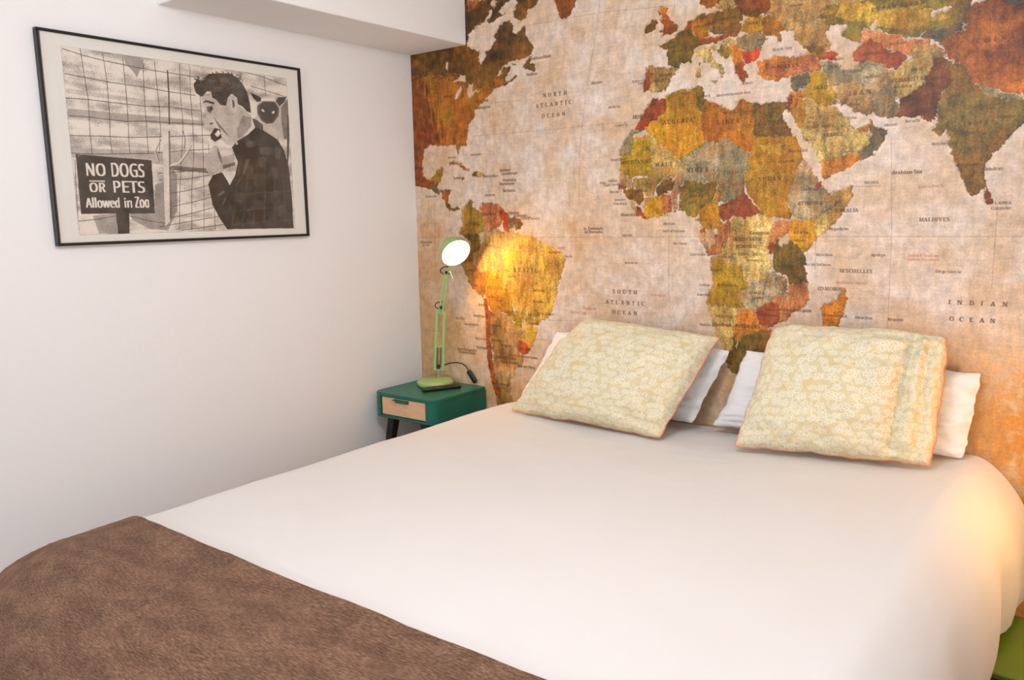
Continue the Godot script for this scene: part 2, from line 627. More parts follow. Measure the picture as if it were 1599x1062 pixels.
# ------------------------------------------------------------------ the printed map on the wall
func build_mural():
	var w := 2048
	var h := 1365
	var ids := PackedByteArray()
	ids.resize(w * h)
	var tone := []          # id -> [first colour, second colour]
	tone.append([Color8(214, 184, 154), Color8(226, 208, 194)])
	var ink_id := {}
	for k in INKS:
		ink_id[k] = tone.size()
		var c: Array = INKS[k]
		tone.append([Color8(c[0], c[1], c[2]), Color8(c[3], c[4], c[5])])
	ink_id["sea"] = 0
	var soft_a: int = ink_id["canada"]
	var soft_b: int = ink_id["usa"]
	var soft_c: int = ink_id["usad"]
	for land in LANDS:
		fill_poly(ids, w, h, land[1], ink_id[land[0]])
	# lines and lettering
	var rule := PackedByteArray()
	rule.resize(w * h)
	for g in GRATICULE:
		draw_line(rule, w, h, g, 1.3, 130)
	var script := PackedByteArray()
	script.resize(w * h)
	var scarlet := PackedByteArray()
	scarlet.resize(w * h)
	for n in NAMES:
		var im := word_image(n[0], n[3], n[4], "Droid Serif")
		var at := Vector2i(n[1] - im.get_width() / 2, n[2] - n[3] / 2 - 4)
		stamp(scarlet if n[5] == 2 else script, w, h, im, at, 215 if n[5] == 0 else 205)
		if n[3] >= 9 and n[5] != 2:
			stamp(script, w, h, im, at + Vector2i(1, 0), 100)
	var wx := noise_bytes(w, h, 0.07, 51, 4)
	var wy := noise_bytes(w, h, 0.07, 52, 4)
	var blotch := noise_bytes(w, h, 0.009, 53, 6)
	var cloud := noise_bytes(w, h, 0.004, 54, 4)
	var vein_noise := FastNoiseLite.new()
	vein_noise.seed = 58
	vein_noise.frequency = 0.016
	vein_noise.fractal_type = FastNoiseLite.FRACTAL_RIDGED
	vein_noise.fractal_octaves = 4
	var vein_image := vein_noise.get_image(w, h, false, false, true)
	vein_image.convert(Image.FORMAT_L8)
	var vein := vein_image.get_data()
	var mottle := noise_bytes(w, h, 0.035, 59, 4)
	var grit := noise_bytes(w, h, 0.2, 55, 4)
	var streak := noise_stretched(w, h, 900, 130, 0.2, 56)
	var weave := noise_stretched(w, h, 150, 900, 0.25, 57)
	var r0 := PackedFloat32Array()
	var g0 := PackedFloat32Array()
	var b0 := PackedFloat32Array()
	var r1 := PackedFloat32Array()
	var g1 := PackedFloat32Array()
	var b1 := PackedFloat32Array()
	for t in tone:
		r0.append(t[0].r8)
		g0.append(t[0].g8)
		b0.append(t[0].b8)
		r1.append(t[1].r8)
		g1.append(t[1].g8)
		b1.append(t[1].b8)
	var out := PackedByteArray()
	out.resize(w * h * 3)
	var i := 0
	for y in h:
		for x in w:
			var sx := clampi(x + (wx[i] - 128) / 22, 0, w - 1)
			var sy := clampi(y + (wy[i] - 128) / 22, 0, h - 1)
			var q := sy * w + sx
			var id := ids[q]
			if id == soft_a or id == soft_b or id == soft_c:
				# the inks of North America run into each other
				var q3 := clampi(sy + (grit[i] - 128) / 4 + (blotch[i] - 128) / 5, 0, h - 1) * w + clampi(sx + (streak[i] - 128) / 4, 0, w - 1)
				var id3 := ids[q3]
				if id3 == soft_a or id3 == soft_b or id3 == soft_c:
					id = id3
					q = q3
			var n := (blotch[i] - 128) * 0.0058
			var f := clampf(0.5 + n * 1.3, 0.0, 1.0)
			var r := r0[id] + (r1[id] - r0[id]) * f
			var g := g0[id] + (g1[id] - g0[id]) * f
			var b := b0[id] + (b1[id] - b0[id]) * f
			var v := 1.0 + (grit[i] - 128) * 0.0006 + (streak[i] - 128) * 0.00035 + (weave[i] - 128) * 0.00025
			if id == 0:
				v += (mottle[i] - 128) * 0.0006 - maxi(vein[i] - 170, 0) * 0.0008
				# tea stains in the paper: strong in the south-west corner and low down
				var s := (cloud[i] - 128) * 0.007 + clampf((330.0 - x) / 330.0, 0.0, 1.0) * 0.9 * clampf((y - 380.0) / 300.0, 0.0, 1.0) + clampf((y - 860.0) / 330.0, 0.0, 0.7) - 0.12 + (blotch[i] - 128) * 0.005
				s = clampf(s, 0.0, 1.0)
				var glow_stain := clampf((x - 1180.0) / 260.0, 0.0, 1.0) * clampf((y - 830.0) / 160.0, 0.0, 1.0) * clampf(0.75 + (mottle[i] - 128) * 0.006 + (blotch[i] - 128) * 0.006, 0.0, 1.0)  # orange stain, deepened to paint in the bedside lamp's glow
				r += (194.0 - r) * glow_stain
				g += (134.0 - g) * glow_stain
				b += (60.0 - b) * glow_stain
				s *= 1.0 - glow_stain
				r += (198.0 - r) * s * 0.85
				g += (152.0 - g) * s * 0.85
				b += (102.0 - b) * s * 0.85
			else:
				# patches where the old ink has turned brown
				var age := clampf((mottle[i] + blotch[(i + 260000) % (w * h)] - 236) * 0.006, 0.0, 0.42)
				r += (142.0 - r) * age
				g += (82.0 - g) * age
				b += (24.0 - b) * age
				v += (blotch[i] - 128) * -0.0012 + (grit[i] - 128) * 0.0014 + (streak[i] - 128) * 0.0010 + (cloud[i] - 128) * 0.0008 + (mottle[i] - 128) * 0.0018 - maxi(vein[i] - 150, 0) * 0.0016 - 0.04
			# a darker line where two colours of print meet
			var q2 := mini(sy + 2, h - 1) * w + mini(sx + 2, w - 1)
			if ids[q2] != id and id != soft_a and id != soft_b and id != soft_c:
				v *= 0.84
			var l := rule[i] * 0.0026
			if l > 0.0:
				r += (120.0 - r) * l
				g += (84.0 - g) * l
				b += (62.0 - b) * l
			r *= v
			g *= v
			b *= v
			l = script[i] * 0.0047
			if l > 0.0:
				r += (66.0 - r) * l
				g += (42.0 - g) * l
				b += (30.0 - b) * l
			l = scarlet[i] * 0.0037
			if l > 0.0:
				r += (168.0 - r) * l
				g += (66.0 - g) * l
				b += (48.0 - b) * l
			out[i * 3] = clampi(int(r), 0, 255)
			out[i * 3 + 1] = clampi(int(g), 0, 255)
			out[i * 3 + 2] = clampi(int(b), 0, 255)
			i += 1
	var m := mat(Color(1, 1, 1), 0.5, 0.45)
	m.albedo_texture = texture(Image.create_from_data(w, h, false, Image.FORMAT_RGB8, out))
	m.normal_enabled = true
	m.normal_texture = normal_noise(0.05, 3.0, 61)
	m.normal_scale = 0.15
	m.texture_repeat = false
	M.mural = m
	var st := st_new()
	quad(st, Vector3(0, RH, 0), Vector3(RW, RH, 0), Vector3(RW, 0, 0), Vector3(0, 0, 0), Vector3(0, 0, 1), [Vector2(0, 0), Vector2(1, 0), Vector2(1, 1), Vector2(0, 1)])
	quad(st, Vector3(0, RH, -0.003), Vector3(RW, RH, -0.003), Vector3(RW, 0, -0.003), Vector3(0, 0, -0.003), Vector3(0, 0, -1))
	quad(st, Vector3(0, RH, 0), Vector3(0, 0, 0), Vector3(0, 0, -0.003), Vector3(0, RH, -0.003), Vector3(-1, 0, 0))
	quad(st, Vector3(RW, RH, 0), Vector3(RW, 0, 0), Vector3(RW, 0, -0.003), Vector3(RW, RH, -0.003), Vector3(1, 0, 0))
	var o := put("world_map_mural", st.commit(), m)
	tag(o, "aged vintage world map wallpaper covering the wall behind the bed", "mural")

# ------------------------------------------------------------------ bed
const BED_TOP := 0.485

# the draped top of the bed: s runs across from the left hem to the right hem, z along the bed
func across(s: float) -> Vector2:
	return spline(ACROSS, s)

const ACROSS = [[0.592, 0.10], [0.586, 0.24], [0.588, 0.38], [0.606, 0.452], [0.65, 0.483], [0.75, 0.487], [1.1, 0.484], [1.5, 0.484], [1.9, 0.486], [2.2, 0.490], [2.34, 0.500], [2.41, 0.506], [2.455, 0.492], [2.505, 0.448], [2.55, 0.378], [2.572, 0.29], [2.572, 0.18], [2.56, 0.10]]
const ALONG = [[0.02, 0.0], [0.25, 0.0], [0.9, 0.0], [1.6, 0.0], [1.88, -0.002], [2.0, 0.004], [2.1, 0.03], [2.18, 0.085], [2.23, 0.16], [2.25, 0.26], [2.255, 0.385]]

func spline(p: Array, s: float) -> Vector2:
	var n := p.size() - 1
	var f := clampf(s, 0, 1) * n
	var i := mini(int(f), n - 1)
	var t := f - i
	var a: Array = p[maxi(i - 1, 0)]
	var b: Array = p[i]
	var c: Array = p[i + 1]
	var d: Array = p[mini(i + 2, n)]
	return Vector2(cubic(a[0], b[0], c[0], d[0], t), cubic(a[1], b[1], c[1], d[1], t))

func cubic(a: float, b: float, c: float, d: float, t: float) -> float:
	return b + 0.5 * t * (c - a + t * (2.0 * a - 5.0 * b + 4.0 * c - d + t * (3.0 * (b - c) + d - a)))

var crease := FastNoiseLite.new()

func bed_point(s: float, b: float, lift: float) -> Vector3:
	var p := across(s)
	var q := spline(ALONG, b)
	var z := q.x
	var drop_x := BED_TOP - p.y
	var drop_z := q.y
	# head end sits a little lower between the pillows
	var y := BED_TOP - (drop_x if drop_x <= 0.03 and drop_z <= 0.0 else maxf(drop_x, 0.0))
	if drop_z > 0.0:
		var side := maxf(BED_TOP - y, 0.0)
		y = BED_TOP - pow(pow(side, 4.0) + pow(drop_z, 4.0), 0.25) + (maxf(p.y - BED_TOP, 0.0) if drop_z < 0.03 else 0.0)
	var x := p.x
	var hang := clampf((drop_x - 0.06) / 0.3, 0.0, 1.0)
	if p.x > 1.5:
		x += hang * (0.022 * sin(z * 10.0 + 0.2) + 0.012 * sin(z * 21.0 + 1.0)) - 0.03 * hang * smoothstep(0.3, 0.9, z)
	else:
		x -= hang * 0.008 * sin(z * 9.0)
	if drop_z > 0.05:
		z += 0.012 * sin(x * 9.0) * clampf(drop_z / 0.3, 0, 1)
	var flat := 1.0 - hang
	y += flat * (crease.get_noise_2d(x * 60.0, z * 60.0) * 0.004 + crease.get_noise_2d(x * 300.0 + z * 140.0, z * 90.0) * 0.0016 * smoothstep(0.9, 0.2, z))
	y -= 0.012 * smoothstep(0.22, 0.04, q.x) * (1.0 - smoothstep(1.9, 2.3, x)) * flat
	var outward := Vector3(0, 1, 0)
	if hang > 0.0 or drop_z > 0.02:
		outward = Vector3((-1.0 if p.x < 1.5 else 1.0) * hang, 1.0 - maxf(hang, clampf(drop_z / 0.25, 0, 1)) * 0.8, clampf(drop_z / 0.2, 0, 1)).normalized()
	return Vector3(x, y, z) + outward * lift

func build_bed():
	crease.seed = 5
	crease.frequency = 0.05
	crease.fractal_octaves = 3
	var bed := thing("bed", Vector3(1.5, 0, 1.07), "wide bed hidden under the white duvet, head against the map wall", "bed")
	put("base", box_mesh(Vector3(-0.87, 0.1, -1.02), Vector3(0.87, 0.26, 1.03), 0.006), M.bed_wood, bed)
	put("mattress", box_mesh(Vector3(-0.87, 0.262, -1.02), Vector3(0.87, 0.445, 1.03), 0.03), M.mattress, bed)
	for x in [-0.8, 0.8]:
		for z in [-0.95, 0.95]:
			put("leg", lathe_mesh([Vector2(0.0, 0.0), Vector2(0.022, 0.0), Vector2(0.032, 0.1), Vector2(0.0, 0.1)], 16), M.bed_wood, bed, Vector3(x, 0, z))
	var na := 150
	var nb := 110
	var pts := []
	var uvs := []
	for i in na + 1:
		var row := []
		var ur := []
		for j in nb + 1:
			var p := bed_point(float(i) / na, float(j) / nb, 0.0)
			row.append(p)
			ur.append(Vector2(float(i) / na * 2.6, float(j) / nb * 2.6))
		pts.append(row)
		uvs.append(ur)
	var duvet := put("duvet", cloth_mesh(pts, uvs, true, 0.012), M.duvet)
	tag(duvet, "smooth white duvet spread over the whole bed, hanging down at the sides", "duvet")
	# the blanket folded over the foot
	pts = []
	uvs = []
	na = 130
	nb = 60
	for i in na + 1:
		var row := []
		var ur := []
		for j in nb + 1:
			var b := lerpf(BLANKET_START, 0.975, float(j) / nb)
			var s := lerpf(0.10, 0.90, float(i) / na)
			var lift := 0.012 + 0.0015 * crease.get_noise_2d(i * 9.0, j * 9.0)
			row.append(bed_point(s, b, lift))
			ur.append(Vector2(float(i) / na * 2.2, float(j) / nb * 0.9))
		pts.append(row)
		uvs.append(ur)
	var blanket := put("throw_blanket", cloth_mesh(pts, uvs, true, 0.009), M.blanket)
	tag(blanket, "brown woollen throw blanket laid across the foot of the bed", "blanket")

const BLANKET_START := 0.370

# ------------------------------------------------------------------ pillows
func pillow_surface(c: Array, bulge: float, side: float, folds: Array, sd: int, n: int, soft: Array) -> Array:
	var bl: Vector3 = c[0]
	var br: Vector3 = c[1]
	var tr: Vector3 = c[2]
	var tl: Vector3 = c[3]
	var out := (br - bl).cross(tl - bl).normalized()
	var nz := FastNoiseLite.new()
	nz.seed = sd
	nz.frequency = 0.9
	var rows := []
	for i in n + 1:
		var u0 := sin((float(i) / n - 0.5) * PI) * 0.6 + (float(i) / n * 2.0 - 1.0) * 0.4
		var row := []
		for j in n + 1:
			var v0 := sin((float(j) / n - 0.5) * PI) * 0.6 + (float(j) / n * 2.0 - 1.0) * 0.4
			var pull := 0.03 + 0.02 * nz.get_noise_1d(i + 40.0)
			var u := u0 * (1.0 - pull * (1.0 - v0 * v0))
			var v := v0 * (1.0 - pull * (1.0 - u0 * u0))
			# stuffed corners are rounder than the pointed ones
			var k: float = soft[0] * pow(maxf(0, -u0) * maxf(0, -v0), 3.0) + soft[1] * pow(maxf(0, u0) * maxf(0, -v0), 3.0) + soft[2] * pow(maxf(0, u0) * maxf(0, v0), 3.0) + soft[3] * pow(maxf(0, -u0) * maxf(0, v0), 3.0)
			u *= 1.0 - k
			v *= 1.0 - k
			var a := bl.lerp(br, u * 0.5 + 0.5)
			var b := tl.lerp(tr, u * 0.5 + 0.5)
			var p := a.lerp(b, v * 0.5 + 0.5)
			var h := pow(maxf(0.0, 1.0 - pow(absf(u0), 2.4)), 0.55) * pow(maxf(0.0, 1.0 - pow(absf(v0), 2.4)), 0.55)
			h = pow(h, 0.8) * bulge
			# creases running in from the seams
			var edge := (1.0 - pow(1.0 - absf(u0), 1.5)) * (1.0 - pow(absf(u0), 8.0)) * (1.0 - pow(absf(v0), 8.0))
			h += bulge * 0.22 * edge * nz.get_noise_2d(u0 * 1.5, v0 * 6.0)
			h += bulge * 0.06 * (1.0 - pow(absf(v0), 6.0)) * (1.0 - pow(absf(u0), 6.0)) * nz.get_noise_2d(u0 * 6.0 + v0 * 4.0 + 50.0, v0 * 3.0 - u0 * 2.0)
			h += bulge * 0.10 * nz.get_noise_2d(u0 * 2.0 + 9.0, v0 * 2.0) * h / bulge
			for f in folds:
				# [where across, slant, width, depth]
				var d: float = (u0 - f[0] - f[1] * v0) / f[2]
				h -= f[3] * exp(-d * d) * (1.0 - pow(absf(v0), 6.0)) * (1.0 - pow(absf(u0), 10.0))
			# the seam wanders a little
			p += out * 0.016 * nz.get_noise_2d(u0 * 2.5 + 20.0, v0 * 2.5)
			p += (tl - bl).normalized() * 0.008 * nz.get_noise_2d(u0 * 2.5 + 70.0, v0 * 1.5) + (br - bl).normalized() * 0.008 * nz.get_noise_2d(u0 * 1.5 + 90.0, v0 * 2.5)
			row.append(p + out * maxf(h, 0.0) * side)
		rows.append(row)
	return rows

func make_pillow(called: String, c: Array, front: float, back: float, m: Material, label: String, group: String, piping: bool, folds := [], sd := 1, soft := [0.0, 0.03, 0.03, 0.03]):
	var n := 44
	var root := thing(called, (c[0] + c[1]) * 0.5, label, "pillow", group)
	var off := root.position
	var f := pillow_surface(c, front, 1.0, folds, sd, n, soft)
	var k := pillow_surface(c, back, -1.0, [], sd, n, soft)
	var uvs := []
	for i in n + 1:
		var ur := []
		for j in n + 1:
			ur.append(Vector2(float(i) / n * 0.66, 0.66 - float(j) / n * 0.66))
			f[i][j] -= off
			k[i][j] -= off
		uvs.append(ur)
	var st := st_new()
	var base := grid_into(st, f, uvs, false, 0)
	grid_into(st, k, uvs, true, base)
	put("cover", st.commit(), m, root)
	if piping:
		var path := []
		for i in n: path.append(f[i][0])
		for j in n: path.append(f[n][j])
		for i in range(n, 0, -1): path.append(f[i][n])
		for j in range(n, 0, -1): path.append(f[0][j])
		put("piping", tube_mesh(path, 0.003, 6, true), M.piping, root)
	return root

func build_pillows():
	make_pillow("white_pillow", [Vector3(0.70, 0.505, 0.13), Vector3(1.515, 0.505, 0.13), Vector3(1.625, 0.785, 0.055), Vector3(0.845, 0.80, 0.055)], 0.055, 0.025, M.pillow_white, "white bed pillow behind the straw-yellow cushion next to the teal nightstand", "white pillows against the map", false, [], 3)
	make_pillow("white_pillow", [Vector3(1.585, 0.508, 0.12), Vector3(2.405, 0.512, 0.10), Vector3(2.432, 0.780, 0.05), Vector3(1.665, 0.785, 0.05)], 0.055, 0.025, M.pillow_white, "white bed pillow behind the straw-yellow cushion near the warm lamp glow", "white pillows against the map", false, [], 4)
	make_pillow("flowered_cushion", [Vector3(0.79, 0.494, 0.30), Vector3(1.485, 0.494, 0.345), Vector3(1.60, 0.838, 0.125), Vector3(1.005, 0.878, 0.105)], 0.12, 0.015, M.cushion, "straw-yellow flowered cushion with salmon piping, the one next to the nightstand", "flowered cushions", true, [[0.80, 0.05, 0.05, 0.02]], 7, [0.0, 0.02, 0.0, 0.11])
	make_pillow("flowered_cushion", [Vector3(1.75, 0.506, 0.33), Vector3(2.335, 0.513, 0.235), Vector3(2.352, 0.905, 0.11), Vector3(1.785, 0.897, 0.11)], 0.12, 0.015, M.cushion, "straw-yellow flowered cushion with salmon piping and deep side folds, lit orange", "flowered cushions", true, [[0.62, 0.03, 0.06, 0.045], [0.84, -0.03, 0.045, 0.03]], 12, [0.0, 0.03, 0.09, 0.05])

# ------------------------------------------------------------------ furniture
func rounded_plan(x0: float, x1: float, z0: float, z1: float, rf: float, rb: float) -> PackedVector2Array:
	var p := PackedVector2Array()
	for k in [[x0 + rb, z0 + rb, PI, rb], [x1 - rb, z0 + rb, 1.5 * PI, rb], [x1 - rf, z1 - rf, 0.0, rf], [x0 + rf, z1 - rf, 0.5 * PI, rf]]:
		for i in 9:
			var a: float = k[2] + PI * 0.5 * i / 8.0
			p.append(Vector2(k[0] + cos(a) * k[3], k[1] + sin(a) * k[3]))
	return p

# a slab with a rounded plan and small chamfers top and bottom
func slab_into(st: SurfaceTool, plan: PackedVector2Array, y0: float, y1: float, ch: float):
	var n := plan.size()
	var c := Vector2.ZERO
	for p in plan: c += p / n
	var inset := PackedVector2Array()
	for p in plan: inset.append(p + (c - p).normalized() * ch)
	for i in n:
		var j := (i + 1) % n
		var o := Vector3(((plan[i] + plan[j]) * 0.5 - c).x, 0, ((plan[i] + plan[j]) * 0.5 - c).y)
		quad(st, v3(plan[i], y0 + ch), v3(plan[j], y0 + ch), v3(plan[j], y1 - ch), v3(plan[i], y1 - ch), o)
		quad(st, v3(plan[i], y1 - ch), v3(plan[j], y1 - ch), v3(inset[j], y1), v3(inset[i], y1), o + Vector3(0, 0.2, 0))
		quad(st, v3(plan[i], y0 + ch), v3(plan[j], y0 + ch), v3(inset[j], y0), v3(inset[i], y0), o - Vector3(0, 0.2, 0))
		quad(st, v3(inset[i], y1), v3(inset[j], y1), v3(c, y1), v3(c, y1), Vector3.UP)
		quad(st, v3(inset[i], y0), v3(inset[j], y0), v3(c, y0), v3(c, y0), Vector3.DOWN)

func v3(p: Vector2, y: float) -> Vector3:
	return Vector3(p.x, y, p.y)

func build_nightstand():
	# base point on the floor at the corner by the two walls
	var o := Vector3(0.222, 0, 0.186)
	var t := thing("nightstand", o, "teal green nightstand with a pale wood drawer in the corner beside the bed", "nightstand")
	var hx := 0.189
	var hz := 0.179
	var st := st_new()
	slab_into(st, rounded_plan(-hx, hx, -hz, hz, 0.045, 0.008), 0.484, 0.5, 0.0025)
	put("top", st.commit(), M.teal, t)
	st = st_new()
	slab_into(st, rounded_plan(-hx, hx, -hz, hz, 0.045, 0.008), 0.386, 0.398, 0.0025)
	put("bottom_panel", st.commit(), M.teal, t)
	# the two sides follow the rounded front corners
	for s in [-1.0, 1.0]:
		st = st_new()
		var plan := PackedVector2Array()
		plan.append(Vector2(s * (hx - 0.03), -hz))
		plan.append(Vector2(s * hx, -hz))
		for i in 9:
			var a := PI * 0.5 * i / 8.0
			plan.append(Vector2(s * (hx - 0.045 + cos(a) * 0.045), hz - 0.045 + sin(a) * 0.045))
		plan.append(Vector2(s * (hx - 0.050), hz))
		plan.append(Vector2(s * (hx - 0.050), hz - 0.03))
		plan.append(Vector2(s * (hx - 0.03), hz - 0.05))
		var n := plan.size()
		for i in n:
			var j := (i + 1) % n
			var d := plan[j] - plan[i]
			var out: Vector3 = Vector3(d.y, 0, -d.x) * s
			quad(st, v3(plan[i], 0.397), v3(plan[j], 0.397), v3(plan[j], 0.485), v3(plan[i], 0.485), out)
		put("side_panel", st.commit(), M.teal, t)
	put("back_panel", box_mesh(Vector3(-hx + 0.02, 0.397, -hz + 0.004), Vector3(hx - 0.02, 0.485, -hz + 0.014)), M.teal, t)
	var drawer := put("drawer", box_mesh(Vector3(-0.135, 0.401, -0.12), Vector3(0.135, 0.481, 0.174), 0.0015), M.drawer, t)
	drawer.set_meta("label", "pale wood drawer front")
	st = st_new()
	bevel_box_into(st, Vector3(-0.052, 0.4755, 0.150), Vector3(0.036, 0.4785, 0.197), 0.001, Transform3D.IDENTITY)
	bevel_box_into(st, Vector3(-0.050, 0.462, 0.1735), Vector3(0.034, 0.4785, 0.1765), 0.001, Transform3D.IDENTITY)
	put("handle", st.commit(), M.teal, drawer)
	for sx in [-1.0, 1.0]:
		for sz in [-1.0, 1.0]:
			var path_top := Vector3(sx * 0.10, 0.388, sz * 0.135)
			var path_low := Vector3(sx * 0.165, 0.0, sz * 0.165)
			var m := st_new()
			var ax := (path_top - path_low).normalized()
			var side := ax.cross(Vector3(0, 0, 1)).normalized()
			var fr := side.cross(ax).normalized()
			var ring := []
			for e in [[path_low, 0.011], [path_top, 0.02]]:
				var r := []
				for k in [[-1, -1], [1, -1], [1, 1], [-1, 1]]:
					var q: Vector3 = e[0] + (side * k[0] + fr * k[1]) * e[1]
					q.y = e[0].y
					r.append(q)
				ring.append(r)
			for k in 4:
				var k2 := (k + 1) % 4
				quad(m, ring[0][k], ring[0][k2], ring[1][k2], ring[1][k], (ring[0][k] + ring[0][k2]) * 0.5 - path_low)
			quad(m, ring[0][0], ring[0][1], ring[0][2], ring[0][3], Vector3.DOWN)
			quad(m, ring[1][0], ring[1][1], ring[1][2], ring[1][3], Vector3.UP)
			put("leg", m.commit(), M.black, t)

func build_low_box():
	var t := thing("low_bedside_box", Vector3(2.86, 0, 0.352), "low green box on the floor at the right-hand side of the bed", "box")
	put("lid", box_mesh(Vector3(-0.36, 0.054, -0.19), Vector3(0.36, 0.07, 0.19), 0.003), M.low_green_lamplit, t)
	put("body", box_mesh(Vector3(-0.352, 0.0, -0.182), Vector3(0.352, 0.0545, 0.187), 0.002), M.low_green_unlit, t)

# ------------------------------------------------------------------ lamps
func make_lamp(called: String, at: Vector3, turn: float, label: String, cord_path: Array, energy: float):
	var t := thing(called, at, label, "lamp", "green jointed lamps")
	t.rotation.y = turn
	# the weighted foot
	var foot := lathe_mesh([Vector2(0, 0), Vector2(0.080, 0), Vector2(0.086, 0.006), Vector2(0.086, 0.020), Vector2(0.078, 0.029), Vector2(0.03, 0.033), Vector2(0, 0.034)], 16)
	put("foot", foot, M.lamp_green, t)
	put("pivot_pin", tube_mesh([Vector3(0.016, 0.03, -0.008), Vector3(0.017, 0.075, -0.008)], 0.0045, 12), M.steel, t)
	# lower arm: two flat bars and the spring case between them
	var low := Vector3(0.018, 0.072, -0.008)
	var elbow := Vector3(0.042, 0.352, -0.008)
	var across_v := Vector3(0.79, 0, -0.61).normalized()
	var arm := st_new()
	for s in [-1.0, 1.0]:
		var tr := strut(low + across_v * 0.019 * s, elbow + across_v * 0.017 * s, across_v)
		bevel_box_into(arm, Vector3(-0.006, 0, -0.004), Vector3(0.006, tr[1], 0.004), 0.001, tr[0])
	for f in [0.01, 0.40, 0.97]:
		var p := low.lerp(elbow, f)
		var tr := strut(p - across_v * 0.02, p + across_v * 0.02, Vector3.UP)
		bevel_box_into(arm, Vector3(-0.004, 0, -0.003), Vector3(0.004, tr[1], 0.003), 0.0008, tr[0])
	put("lower_arm", arm.commit(), M.lamp_green, t)
	for s in [-0.5, 0.5]:
		var a: Vector3 = low.lerp(elbow, 0.06) + across_v * 0.016 * s
		var b: Vector3 = low.lerp(elbow, 0.40) + across_v * 0.016 * s
		var coil := []
		for i in 200:
			var f := i / 199.0
			coil.append(a.lerp(b, f) + across_v * cos(f * TAU * 22.0) * 0.005 + Vector3(0.61, 0, 0.79) * sin(f * TAU * 22.0) * 0.005)
		put("spring", tube_mesh(coil, 0.0011, 5), M.spring, t)
	put("joint", tube_mesh([low + Vector3(0.61, 0, 0.79) * 0.016 + Vector3(0, 0.018, 0), low - Vector3(0.61, 0, 0.79) * 0.012 + Vector3(0, 0.018, 0)], 0.009, 14), M.black, t)
	# upper arm leaning over towards the head
	var neck := Vector3(0.093, 0.535, 0.0)
	var up := st_new()
	for s in [-1.0, 1.0]:
		var tr := strut(elbow + across_v * 0.008 * s - Vector3(0, 0.01, 0), neck + across_v * 0.006 * s, across_v)
		bevel_box_into(up, Vector3(-0.0045, 0, -0.004), Vector3(0.0045, tr[1], 0.004), 0.001, tr[0])
	put("upper_arm", up.commit(), M.lamp_green, t)
	for e in [[elbow + Vector3(0.004, 0.02, 0.0), -1.0], [neck, -1.0]]:
		var c: Vector3 = e[0]
		var loop := []
		for i in 13:
			var a := PI * (0.35 + 1.3 * i / 12.0)
			loop.append(c + across_v * (cos(a) * 0.03 + 0.002) + Vector3(0, sin(a) * 0.017 + 0.008, 0))
		put("wire_bow", tube_mesh(loop, 0.0024, 8), M.black, t)
		put("joint", tube_mesh([c + Vector3(0.61, 0, 0.79) * 0.014, c - Vector3(0.61, 0, 0.79) * 0.014], 0.007, 14), M.black, t)
	# shade
	var aim_dir := Vector3(0.794, -0.528, 0.30).normalized()
	var mouth := Vector3(0.170, 0.624, 0.018)
	var tr := aim(mouth, -aim_dir)
	var outer := [Vector2(0.0672, 0.0), Vector2(0.0685, 0.003), Vector2(0.067, 0.018), Vector2(0.062, 0.036), Vector2(0.052, 0.054), Vector2(0.036, 0.068), Vector2(0.022, 0.075), Vector2(0.021, 0.095), Vector2(0.018, 0.099), Vector2(0.0, 0.1)]
	put("shade", lathe_mesh(outer, 40, tr), M.lamp_green, t)
	var inner := [Vector2(0.0, 0.071), Vector2(0.02, 0.070), Vector2(0.035, 0.064), Vector2(0.050, 0.051), Vector2(0.0603, 0.034), Vector2(0.0653, 0.017), Vector2(0.0672, 0.0)]
	put("reflector", lathe_mesh(inner, 40, tr), M.lamp_inside, t)
	put("neck_bracket", tube_mesh([neck, neck + Vector3(0.02, 0.012, 0.004), tr * Vector3(0, 0.07, 0) + Vector3(0.0, -0.03, 0.0), tr * Vector3(0, 0.078, 0)], 0.005, 10), M.lamp_green, t)
	put("handle_pin", tube_mesh([neck + Vector3(0.03, 0.006, 0.012), neck + Vector3(0.062, -0.04, 0.018)], 0.003, 10), M.steel, t)
	var bulb_at := tr * Vector3(0, 0.024, 0)
	var bulb := lathe_mesh([Vector2(0, -0.026), Vector2(0.014, -0.022), Vector2(0.024, -0.010), Vector2(0.026, 0.002), Vector2(0.022, 0.016), Vector2(0.013, 0.030), Vector2(0.012, 0.046), Vector2(0, 0.046)], 20, aim(bulb_at, -aim_dir))
	put("bulb", bulb, M.bulb, t)
	var l := OmniLight3D.new()
	l.name = "bulb_light"
	l.light_color = Color(1.0, 0.74, 0.40)
	l.light_energy = energy
	l.light_size = 0.024
	l.omni_range = 8.0
	l.omni_attenuation = 2.0
	l.shadow_enabled = true
	t.add_child(l)
	l.position = bulb_at
	if cord_path.size() > 0:
		put("cord", tube_mesh(cord_path, 0.0028, 8), M.cord, t)
	return t

func strut(a: Vector3, b: Vector3, x_hint: Vector3) -> Array:
	var y := (b - a).normalized()
	var z := x_hint.cross(y).normalized()
	var x := y.cross(z)
	return [Transform3D(Basis(x, y, z), a), a.distance_to(b)]

